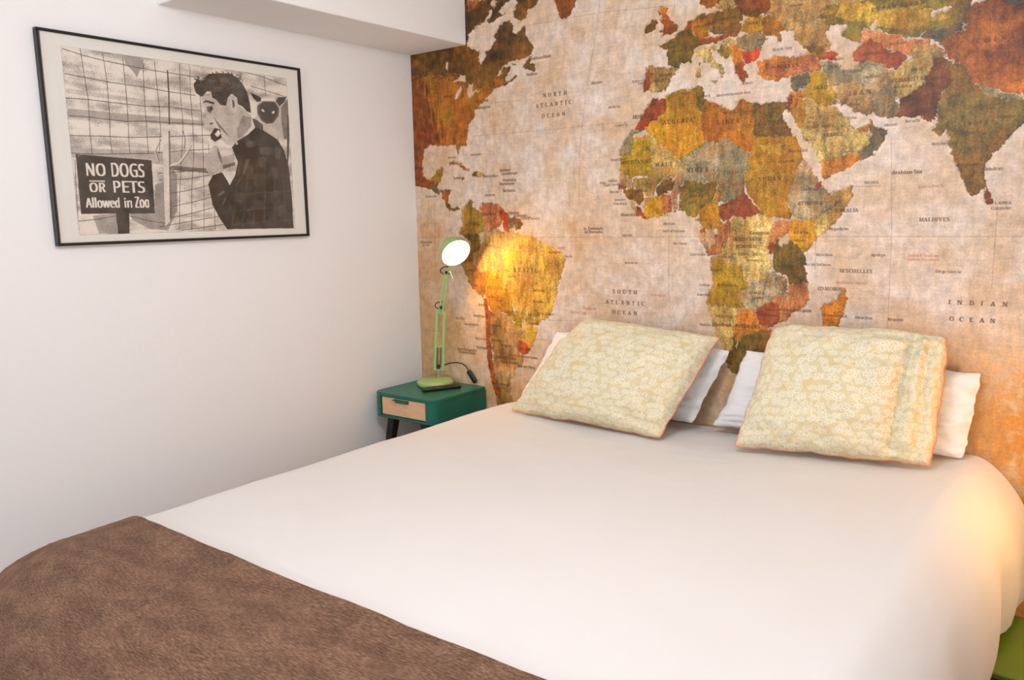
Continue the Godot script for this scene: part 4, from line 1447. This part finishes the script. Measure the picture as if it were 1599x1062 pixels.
const NAMES = [
	["NORTH",467,355,12,0.55,0], ["ATLANTIC",463,377,12,0.5,0], ["OCEAN",463,402,12,0.55,0], ["SOUTH",655,813,12,0.5,0], ["ATLANTIC",655,838,12,0.5,0], ["OCEAN",654,861,12,0.5,0],
	["INDIAN",1367,803,11,0.95,0], ["OCEAN",1359,833,11,0.8,0], ["BRAZIL",371,770,14,0.35,0], ["ALGERIA",781,443,12,0.25,1], ["LIBYA",894,453,12,0.3,1], ["EGYPT",978,462,11,0.2,1],
	["MOROCCO",697,426,10,0.05,0], ["MAURITANIA",676,523,10,0.05,1], ["MALI",749,531,11,0.35,0], ["NIGER",828,547,12,0.3,0], ["CHAD",901,556,9,0.2,0], ["SUDAN",984,571,11,0.2,1],
	["NIGERIA",826,601,8,0.05,0], ["ETHIOPIA",1064,622,9,0.05,0], ["SOMALIA",1133,637,9,0.05,0], ["KENYA",1049,679,8,0.1,0], ["TANZANIA",1023,746,8,0,0], ["DEMOCRATIC",939,692,9,0.05,0],
	["REPUBLIC",938,707,9,0.05,0], ["OF THE CONGO",939,723,8,0.05,0], ["ANGOLA",897,788,9,0.1,1], ["ZAMBIA",962,802,8,0.05,0], ["NAMIBIA",892,855,8,0.05,0], ["BOTSWANA",944,873,9,0.05,0],
	["ZIMBABWE",988,847,8,0,0], ["MOZAMBIQUE",1043,834,8,0.15,0], ["MADAGASCAR",1118,840,7,0,0], ["SAUDI",1070,459,8,0.08,0], ["ARABIA",1102,494,9,0.08,0], ["IRAN",1150,421,11,0.35,0],
	["IRAQ",1076,405,9,0.1,0], ["TURKEY",1012,358,9,0.15,1], ["AFGHANISTAN",1228,407,9,0,0], ["KAZAKHSTAN",1207,278,9,0.35,1], ["TURKMENISTAN",1170,354,7,0,1], ["PAKISTAN",1252,452,7,0.05,1],
	["INDIA",1342,492,9,0.3,1], ["CHINA",1365,355,11,0.5,1], ["MALDIVES",1285,656,9,0.05,0], ["SRI LANKA",1384,629,7,0,0], ["SEYCHELLES",1155,752,9,0.05,0], ["COMOROS",1108,788,9,0.05,0],
	["Arabian Sea",1236,570,9,0,0], ["Black Sea",1000,324,8,0.05,0], ["Mediterranean Sea",902,399,8,0,0], ["SPAIN",736,354,8,0.05,0], ["FRANCE",782,299,8,0.1,1], ["ITALY",847,323,8,0,1],
	["PORTUGAL",687,350,7,0,0], ["GERMANY",834,257,8,0.05,1], ["POLAND",885,251,8,0.05,1], ["UKRAINE",947,267,8,0.1,1], ["COLOMBIA",203,656,9,0,1], ["VENEZUELA",255,630,9,0,1],
	["PERU",199,776,10,0.1,1], ["BOLIVIA",271,818,11,0.1,1], ["ARGENTINA",304,998,11,0,1], ["PARAGUAY",323,879,9,0,1], ["URUGUAY",360,970,9,0,1], ["CHILE",251,974,9,0,1],
	["Equator",658,684,7,0,0], ["S. Helena",736,817,8,0,2], ["British Indian",1271,721,8,0,2], ["Ocean Territory",1271,728,7,0,2], ["Diego Garcia",1313,749,7,0,0], ["Amirante Islands",1147,775,7,0,2],
	["Ascension",668,746,7,0,0], ["Is. Fernando",569,668,9,0,0], ["de Noronha",569,676,9,0,0], ["Trindade",555,856,9,0,2], ["Martin Vaz",524,868,9,0,2], ["Juan Fernandez",171,988,9,0,0],
	["Islands (Chile)",171,996,9,0,0], ["San Felix",149,905,8,0,0], ["San Ambrosio",189,919,8,0,0], ["Galapagos",34,702,9,0,0], ["Islands",34,710,8,0,0], ["Cape Verde",617,570,8,0,0],
	["Dakar",621,561,8,0,0], ["Bissau",625,586,8,0,0], ["Conakry",640,604,8,0,0], ["Freetown",640,613,8,0,0], ["Monrovia",662,638,9,0,0], ["Azores",578,341,9,0,0],
	["Newfoundland",423,267,9,0,0], ["Halifax",398,302,9,0,0], ["New York",244,349,9,0,0], ["Washington",243,365,9,0,0], ["Madrid",749,344,9,0,0], ["Lisboa",695,355,7,0,0],
	["Canary Is.",643,440,7,0,0], ["Madeira",625,399,8,0,0], ["Mogadishu",1120,672,7,0,0], ["Dar es Salaam",1082,741,8,0,0], ["Luanda",874,757,8,0,0], ["Kinshasa",893,729,8,0,0],
	["Kisangani",964,679,9,0,0], ["Kananga",955,735,8,0,0], ["Lusaka",964,812,7,0,0], ["Windhoek",888,873,9,0,0], ["Libreville",831,725,8,0,0], ["Lobito",848,790,8,0,0],
	["Namibe",844,811,8,0,0], ["Walvis Bay",858,876,8,0,0], ["Caracas",261,582,9,0,0], ["Barbados",324,573,9,0,0], ["Martinique",317,556,9,0,0], ["Dominica",324,547,9,0,0],
	["Guadeloupe",325,531,9,0,0], ["Antigua",311,522,9,0,0], ["Puerto Rico",265,535,9,0,0], ["Jamaica",158,535,9,0,0], ["Bahamas",219,479,8,0,0], ["Honduras",112,566,9,0,0],
	["El Salvador",59,580,8,0,0], ["Guyana",334,627,9,0,0], ["Suriname",356,635,9,0,0], ["French Guiana",387,643,8,0,0], ["Salvador",410,819,9,0,0], ["Brasilia",407,847,9,0,0],
	["Rio de Janeiro",429,877,8,0,0], ["Sao Paulo",394,881,8,0,0], ["Curitiba",393,903,9,0,0], ["Montevideo",378,990,9,0,0], ["Mar del Plata",366,1016,9,0,0], ["Santiago",222,978,9,0,0],
	["Antofagasta",220,894,9,0,0], ["Valparaiso",220,955,8,0,0], ["Belem",283,714,9,0,0], ["Recife",498,734,8,0,0], ["Natal",478,714,9,0,2], ["Fortaleza",457,725,8,0,0],
	["Sao Tome",789,702,7,0,0], ["Abidjan",763,659,8,0,0], ["Gulf of Guinea",773,675,8,0,0], ["Riyadh",1092,477,7,0,0], ["Medina",1061,477,7,0,0], ["Mecca",1060,501,7,0,0],
	["Muscat",1205,484,7,0,0], ["Karachi",1241,480,7,0,0], ["Kabul",1242,391,7,0,0], ["Kandahar",1221,418,7,0,0], ["Tehran",1139,382,7,0,0], ["Colombo",1387,638,7,0,0],
	["Madras",1373,571,7,0,0], ["Bombay",1287,523,7,0,0], ["Laccadive Is.",1278,597,7,0,2], ["Socotra",1175,586,7,0,0], ["Reunion",1230,841,7,0,0], ["Mauritius",1173,841,7,0,0],
	["Agalega",1194,721,7,0,0], ["Paris",764,289,7,0,1], ["Berlin",847,255,7,0,1], ["Roma",845,328,7,0,1], ["Athens",931,381,7,0,1], ["Kiev",965,271,7,0,1],
	["Warszawa",888,249,7,0,1], ["London",767,251,7,0,1], ["Dublin",713,238,7,0,1], ["Algiers",800,387,7,0,1], ["Tunis",844,397,7,0,1], ["Tripoli",870,420,7,0,1],
	["Cairo",992,434,7,0,1], ["Khartoum",1016,539,7,0,1], ["Addis Ababa",1070,595,7,0,1], ["Nairobi",1046,694,7,0,1], ["Lagos",816,614,7,0,1], ["Accra",750,640,7,0,1],
	["Harare",994,835,7,0,1], ["Pretoria",961,896,7,0,1], ["Maputo",1037,867,7,0,1], ["Damascus",1038,383,7,0,1], ["Kuwait",1112,436,7,0,1], ["Delhi",1306,443,7,0,1],
	["Calcutta",1385,485,7,0,1], ["Lahore",1273,410,7,0,1], ["Tashkent",1209,342,7,0,1], ["Moscow",1024,247,7,0,1], ["Volgograd",1080,276,7,0,1], ["Bogota",200,651,8,0,1],
	["Lima",203,814,9,0,1], ["Quito",164,674,8,0,1], ["La Paz",258,842,9,0,1], ["Asuncion",324,885,8,0,1], ["Buenos Aires",334,990,8,0,1], ["Cordoba",272,955,9,0,1],
	["Havana",137,482,8,0,1], ["Mexico",20,502,9,0,1], ["Chicago",130,326,9,0,1], ["Miami",173,452,9,0,1], ["Manaus",262,710,9,0,1], ["Cuiaba",327,787,8,0,1],
	["Bamako",696,586,7,0,1], ["Yaounde",837,652,7,0,1], ["Bangui",902,618,7,0,1], ["Aden",1093,572,7,0,1], ["Doha",1136,466,7,0,1], ["Shiraz",1139,442,7,0,1],
	["Quetta",1240,437,7,0,1], ["Nagpur",1329,508,7,0,1], ["Bangalore",1332,562,7,0,1], ["Mombasa",1095,722,7,0,1], ["Beira",1066,834,7,0,1], ["Luderitz",848,921,7,0,1],
	["Benghazi",898,435,7,0,1], ["Aswan",1004,474,7,0,1], ["Port Sudan",1038,520,7,0,1], ["Odessa",960,301,7,0,1], ["Ankara",993,356,7,0,1], ["Nouakchott",634,515,7,0,1],
	["Kano",815,590,7,0,1], ["Kashgar",1279,374,7,0,1], ["Baku",1108,356,7,0,1], ["Tabriz",1102,369,7,0,1], ["Mashhad",1167,395,7,0,1], ["Praia",594,565,7,0,1],
	["Georgetown",331,630,8,0,1], ["Cayenne",374,640,8,0,1], ["Sucre",284,851,8,0,1], ["Arica",224,864,9,0,1], ["Tucuman",265,916,9,0,1], ["Rosario",302,966,9,0,1],
	["Bahia Blanca",313,1009,9,0,1], ["Punta Arenas",282,1070,9,0,1]]
const GRATICULE = [[9,689,843,686,1423,685,1595,685], [210,432,450,434,624,433], [271,356,361,358], [380,189,453,190,592,191,763,205], [585,165,575,238,552,340,536,438,530,495,527,613], [-2,948,85,944], [402,892,534,887], [395,942,457,942], [68,597,65,694,63,809], [1204,512,1209,599,1213,683,1214,794,1214,891], [1380,640,1380,683,1380,775], [1075,683,1077,752], [767,195,766,227], [758,508,761,828], [591,432,657,435], [1116,591,1190,593], [2,811,0,955,1,1083]]
const PRINT = [
	[172,"f",0,[66,239,569,241,567,262,63,268]],
	[190,"f",0,[65,174,411,186,409,202,64,189]],
	[176,"f",0,[60,368,578,361,584,395,697,356,688,392,571,438,373,411,64,400]],
	[110,"f",0,[408,414,582,421,693,391,692,404,581,438,407,430]],
	[156,"f",0,[274,43,340,33,342,61,316,110,302,89,279,68]],
	[152,"f",0,[349,485,403,467,436,499,418,598,386,652,317,645,253,612,247,588,340,581]],
	[160,"f",0,[113,594,198,587,192,658,121,657]],
	[222,"f",0,[64,593,113,594,129,656,65,660]],
	[140,"f",0,[420,418,440,450,429,582,398,614]],
	[74,"l",2.2,[67,46,127,58,201,67,279,72,369,78,438,79,564,82]],
	[74,"l",2.2,[66,126,135,131,211,137,273,139,338,140,432,147,539,149]],
	[74,"l",2.2,[62,205,136,203,203,205,271,206,337,207,426,202,563,205]],
	[74,"l",2.2,[67,262,133,261,198,264,265,266,336,259,421,258,568,254]],
	[74,"l",2.2,[64,327,130,324,196,322,264,321,335,316,425,308,593,293]],
	[74,"l",2.2,[62,385,132,385,259,378,342,373,466,358,589,345]],
	[74,"l",2.2,[362,444,460,434,578,419]],
	[74,"l",2.2,[368,468,476,462,590,442]],
	[74,"l",2.2,[408,516,490,502,577,482]],
	[74,"l",2.2,[403,565,486,550,583,527]],
	[74,"l",2.2,[399,606,502,587,609,562]],
	[74,"l",2.2,[352,638,480,620,626,600]],
	[74,"l",2.2,[440,653,633,634]],
	[74,"l",2.2,[62,612,133,606,198,595]],
	[74,"l",2.2,[242,596,320,617,389,627]],
	[74,"l",2.2,[763,37,857,47,968,70]],
	[74,"l",2.2,[790,89,863,99,951,113]],
	[74,"l",2,[125,38,131,131,136,204,133,263,131,323,132,382]],
	[74,"l",2,[200,42,206,129,205,205,204,265,199,319,201,379]],
	[74,"l",2,[270,47,271,138,271,206,269,267,266,322,265,376]],
	[74,"l",2,[343,45,339,138,336,208,336,262,335,317,334,373]],
	[74,"l",2,[387,47,389,140,391,211,388,290,376,371]],
	[74,"l",2,[485,42,479,163,480,260,465,367,442,532,432,648]],
	[74,"l",2,[526,45,520,150,520,257,516,364,495,498,482,654]],
	[74,"l",2,[560,131,560,213,554,362,544,532,533,655]],
	[74,"l",2,[594,395,587,532,582,653]],
	[74,"l",2,[581,328,577,396]],
	[74,"l",2,[856,33,858,117]],
	[74,"l",2,[71,407,59,654]],
	[214,"f",0,[394,290,420,288,400,614,376,639]],
	[120,"f",0,[420,288,426,288,405,606,396,618]],
	[70,"l",5,[435,72,433,151,425,264]],
	[205,"l",5,[371,339,360,372,370,399,398,415]],
	[95,"l",2,[386,323,364,363,373,403]],
	[216,"l",6,[505,332,484,365,454,400,416,414]],
	[95,"l",2,[509,336,488,370,455,406]],
	[80,"l",3,[478,284,484,316,478,350]],
	[58,"f",0,[195,586,243,586,238,659,196,659]],
	[58,"f",0,[76,388,344,398,340,589,75,588]],
	[150,"l",3,[83,394,87,393]],
	[188,"f",0,[781,214,783,194,809,176,826,142,906,135,930,158,970,120,965,188,949,289,905,292,855,279,802,257]],
	[120,"f",0,[930,158,970,120,957,289,936,286,930,228]],
	[224,"f",0,[781,131,810,164,811,201,785,227,781,203]],
	[62,"f",0,[785,113,837,129,833,144,815,148,798,135]],
	[62,"f",0,[906,137,918,121,962,113,950,135,925,156]],
	[90,"f",0,[814,164,846,142,901,139,922,162,915,196,884,227,854,232,827,219,814,195]],
	[56,"f",0,[827,166,848,146,896,143,912,163,904,192,879,221,854,226,833,213,823,191]],
	[215,"f",0,[836,172,849,179,845,186,833,181]],
	[215,"f",0,[884,181,897,175,896,187,885,188]],
	[80,"f",0,[786,214,810,220,836,237,836,263,802,261]],
	[186,"f",0,[563,154,568,170,575,196,576,213,589,218,580,242,572,250,589,255,609,251,609,266,633,268,641,284,637,304,660,326,683,329,707,315,717,299,737,289,781,246,783,203,746,182,720,160,676,129,609,128]],
	[202,"f",0,[580,219,606,217,634,250,663,283,671,306,643,300,638,280,611,266,608,247,582,245]],
	[150,"f",0,[711,263,745,206,782,211,779,246,737,289,713,300]],
	[64,"f",0,[564,152,543,139,537,114,553,86,568,95,582,88,592,73,606,64,651,55,697,51,728,62,754,86,771,116,781,159,783,194,764,190,747,173,724,164,722,140,699,128,680,144,671,176,645,175,629,157,612,151,609,128,587,131,577,147]],
	[92,"f",0,[595,85,627,73,635,88,607,102]],
	[92,"f",0,[654,70,690,70,680,90,657,89]],
	[88,"f",0,[619,112,651,104,655,120,627,131]],
	[196,"f",0,[684,142,704,128,720,141,723,172,717,196,702,204,690,190,694,163]],
	[96,"f",0,[699,149,709,154,710,173,700,186,699,166]],
	[74,"f",0,[568,175,584,162,621,168,616,176,586,171]],
	[104,"f",0,[584,188,608,181,613,192,599,211,587,204]],
	[60,"f",0,[596,190,608,187,609,195,599,201]],
	[120,"f",0,[609,222,641,253,674,293,664,288,629,258]],
	[84,"f",0,[592,249,607,244,606,251,594,253]],
	[52,"f",0,[593,291,612,265,637,268,640,301,611,317,594,308]],
	[232,"f",0,[611,289,629,269,639,284,623,298]],
	[182,"f",0,[561,386,581,363,599,334,617,329,626,361,639,428,600,438,584,450,563,426]],
	[120,"f",0,[618,333,628,358,637,402,629,395,618,362]],
	[50,"f",0,[683,335,710,308,764,279,798,250,840,260,904,292,934,336,952,400,959,530,958,658,636,655,605,609,579,558,567,480,589,446,630,432,652,464,661,483,689,444,706,391]],
	[66,"f",0,[728,407,755,398,780,410,774,442,751,451,728,443]],
	[72,"f",0,[799,372,822,363,843,374,836,401,818,408,799,402]],
	[64,"f",0,[773,439,805,427,837,442,828,479,801,490,773,480]],
	[70,"f",0,[845,412,873,402,900,416,893,448,869,457,845,449]],
	[66,"f",0,[683,517,714,509,745,520,737,546,711,553,684,546]],
	[62,"f",0,[754,543,786,536,818,546,810,573,783,581,754,572]],
	[66,"f",0,[848,510,877,498,903,514,896,551,872,563,848,551]],
	[64,"f",0,[650,561,671,553,689,564,684,590,666,597,649,589]],
	[68,"f",0,[882,567,906,558,928,572,922,605,902,614,882,605]],
	[80,"f",0,[813,330,846,323,878,330,872,351,844,358,814,354]],
	[78,"f",0,[747,310,773,304,799,309,794,325,771,331,748,328]],
	[84,"f",0,[884,330,902,320,918,332,912,364,897,374,883,365]],
	[96,"f",0,[745,379,762,378,740,425,701,475,686,483,721,445]],
	[96,"f",0,[602,521,633,502,639,509,611,527]],
	[90,"f",0,[615,563,637,528,645,530,628,559]],
	[200,"f",0,[706,304,713,321,702,324]],
	[78,"f",0,[959,188,968,187,964,288,949,400,943,400]],
	[40,"l",2.2,[742,80,741,87,735,91,729,92,724,89]],
	[96,"l",2.2,[713,56,715,63,710,69,701,70,697,65]],
	[40,"l",2.2,[641,80,648,85,645,92,638,95,632,92]],
	[40,"l",2.2,[725,55,733,51,741,54,741,63,733,68]],
	[84,"l",2.2,[669,64,674,57,682,55,687,61,685,68]],
	[84,"l",2.2,[606,76,612,70,620,69,625,74,621,82]],
	[96,"l",2.2,[671,70,671,75,665,81,658,82,653,80]],
	[84,"l",2.2,[587,119,591,121,592,125,590,129,586,132]],
	[40,"l",2.2,[619,81,612,81,608,77,608,71,613,65]],
	[40,"l",2.2,[703,50,703,57,696,63,688,63,684,57]],
	[96,"l",2.2,[593,105,591,101,592,96,598,92,604,92]],
	[40,"l",2.2,[727,116,726,110,730,104,737,104,741,109]],
	[96,"l",2.2,[571,102,574,105,574,109,570,112,567,114]],
	[40,"l",2.2,[701,102,696,102,692,99,691,96,692,92]],
	[104,"l",2.2,[681,81,687,81,692,85,692,90,689,96]],
	[96,"l",2.2,[638,75,645,73,652,75,654,80,649,87]],
	[104,"l",2.2,[565,107,562,110,558,112,554,111,551,109]],
	[84,"l",2.2,[667,89,672,81,681,79,686,85,684,92]],
	[104,"l",2.2,[667,67,661,69,656,66,656,60,661,55]],
	[104,"l",2.2,[647,77,651,78,653,80,653,85,650,88]],
	[84,"l",2.2,[611,95,612,101,607,108,599,110,592,105]],
	[40,"l",2.2,[537,112,540,105,546,102,553,102,558,107]],
	[96,"l",2.2,[645,123,641,118,643,113,650,108,656,108]],
	[104,"l",2.2,[678,94,667,98,659,94,660,85,669,78]],
	[40,"l",2.2,[707,71,713,69,717,71,717,76,713,79]],
	[40,"l",2.2,[560,141,554,141,550,137,550,131,554,125]],
	[96,"l",2.2,[659,113,657,119,651,123,643,123,638,120]],
	[104,"l",2.2,[704,73,705,79,700,86,692,88,686,86]],
	[96,"l",2.2,[710,51,710,56,706,62,699,63,694,58]],
	[104,"l",2.2,[707,90,708,94,707,98,702,102,696,102]],
	[96,"l",2.2,[608,82,611,75,619,71,627,72,630,78]],
	[40,"l",2.2,[694,115,700,113,704,116,705,120,701,124]],
	[84,"l",2.2,[559,125,557,129,554,134,547,136,542,135]],
	[84,"l",2.2,[745,52,748,55,747,60,742,64,737,65]],
	[40,"l",2.2,[574,85,578,87,579,91,577,95,571,97]],
	[104,"l",2.2,[599,142,590,144,584,141,585,134,592,128]],
	[104,"l",2.2,[655,94,659,97,661,102,658,108,653,112]],
	[104,"l",2.2,[735,78,736,86,729,91,721,92,715,87]],
	[96,"l",2.2,[746,46,748,51,747,56,742,62,735,64]],
	[84,"l",2.2,[642,62,647,64,647,69,643,73,637,75]],
	[84,"l",2.2,[713,69,715,77,708,85,699,87,692,81]],
	[104,"l",2.2,[738,104,733,99,736,92,745,88,751,92]],
	[96,"l",2.2,[730,73,724,72,721,69,721,64,725,60]],
	[84,"l",2.2,[690,69,693,74,689,79,683,81,678,78]],
	[96,"l",2.2,[616,70,612,71,608,71,606,68,606,64]],
	[40,"l",2.2,[738,70,746,67,752,69,754,74,752,79]],
	[64,"l",4,[543,103,545,107,544,110,541,112,538,113]],
	[64,"l",4,[542,90,546,88,551,90,553,94,550,98]],
	[64,"l",4,[554,79,559,80,561,86,558,90,553,93]],
	[64,"l",4,[563,94,565,91,569,90,572,90,575,93]],
	[64,"l",4,[578,84,582,80,586,81,588,84,588,88]],
	[64,"l",4,[602,64,606,66,607,71,603,75,598,77]],
	[64,"l",4,[621,56,624,61,623,65,618,68,613,68]],
	[64,"l",4,[635,53,639,52,642,54,643,57,640,61]],
	[64,"l",4,[665,47,668,51,667,56,662,61,656,62]],
	[64,"l",4,[688,47,690,51,689,56,684,60,678,60]],
	[64,"l",4,[705,48,708,51,707,55,703,60,698,61]],
	[70,"l",5,[714,391,688,514,658,641]],
	[70,"l",5,[753,394,733,517,707,642]],
	[70,"l",5,[793,396,778,520,757,643]],
	[70,"l",5,[833,399,824,523,809,644]],
	[70,"l",5,[875,402,871,526,862,645]],
	[70,"l",5,[918,405,920,530,917,646]],
	[68,"l",5,[678,462,804,448,955,437]],
	[68,"l",5,[673,522,799,511,950,502]],
	[68,"l",5,[667,584,794,574,945,567]],
	[68,"l",5,[663,637,789,629,941,623]]]
const SIGN = [["NO",106,416,172,459], ["DOGS",193,412,313,460], ["OR",112,482,167,514], ["PETS",195,474,310,515], ["Allowed",94,532,212,568], ["in",229,533,257,568], ["Zoo",268,529,321,569]]
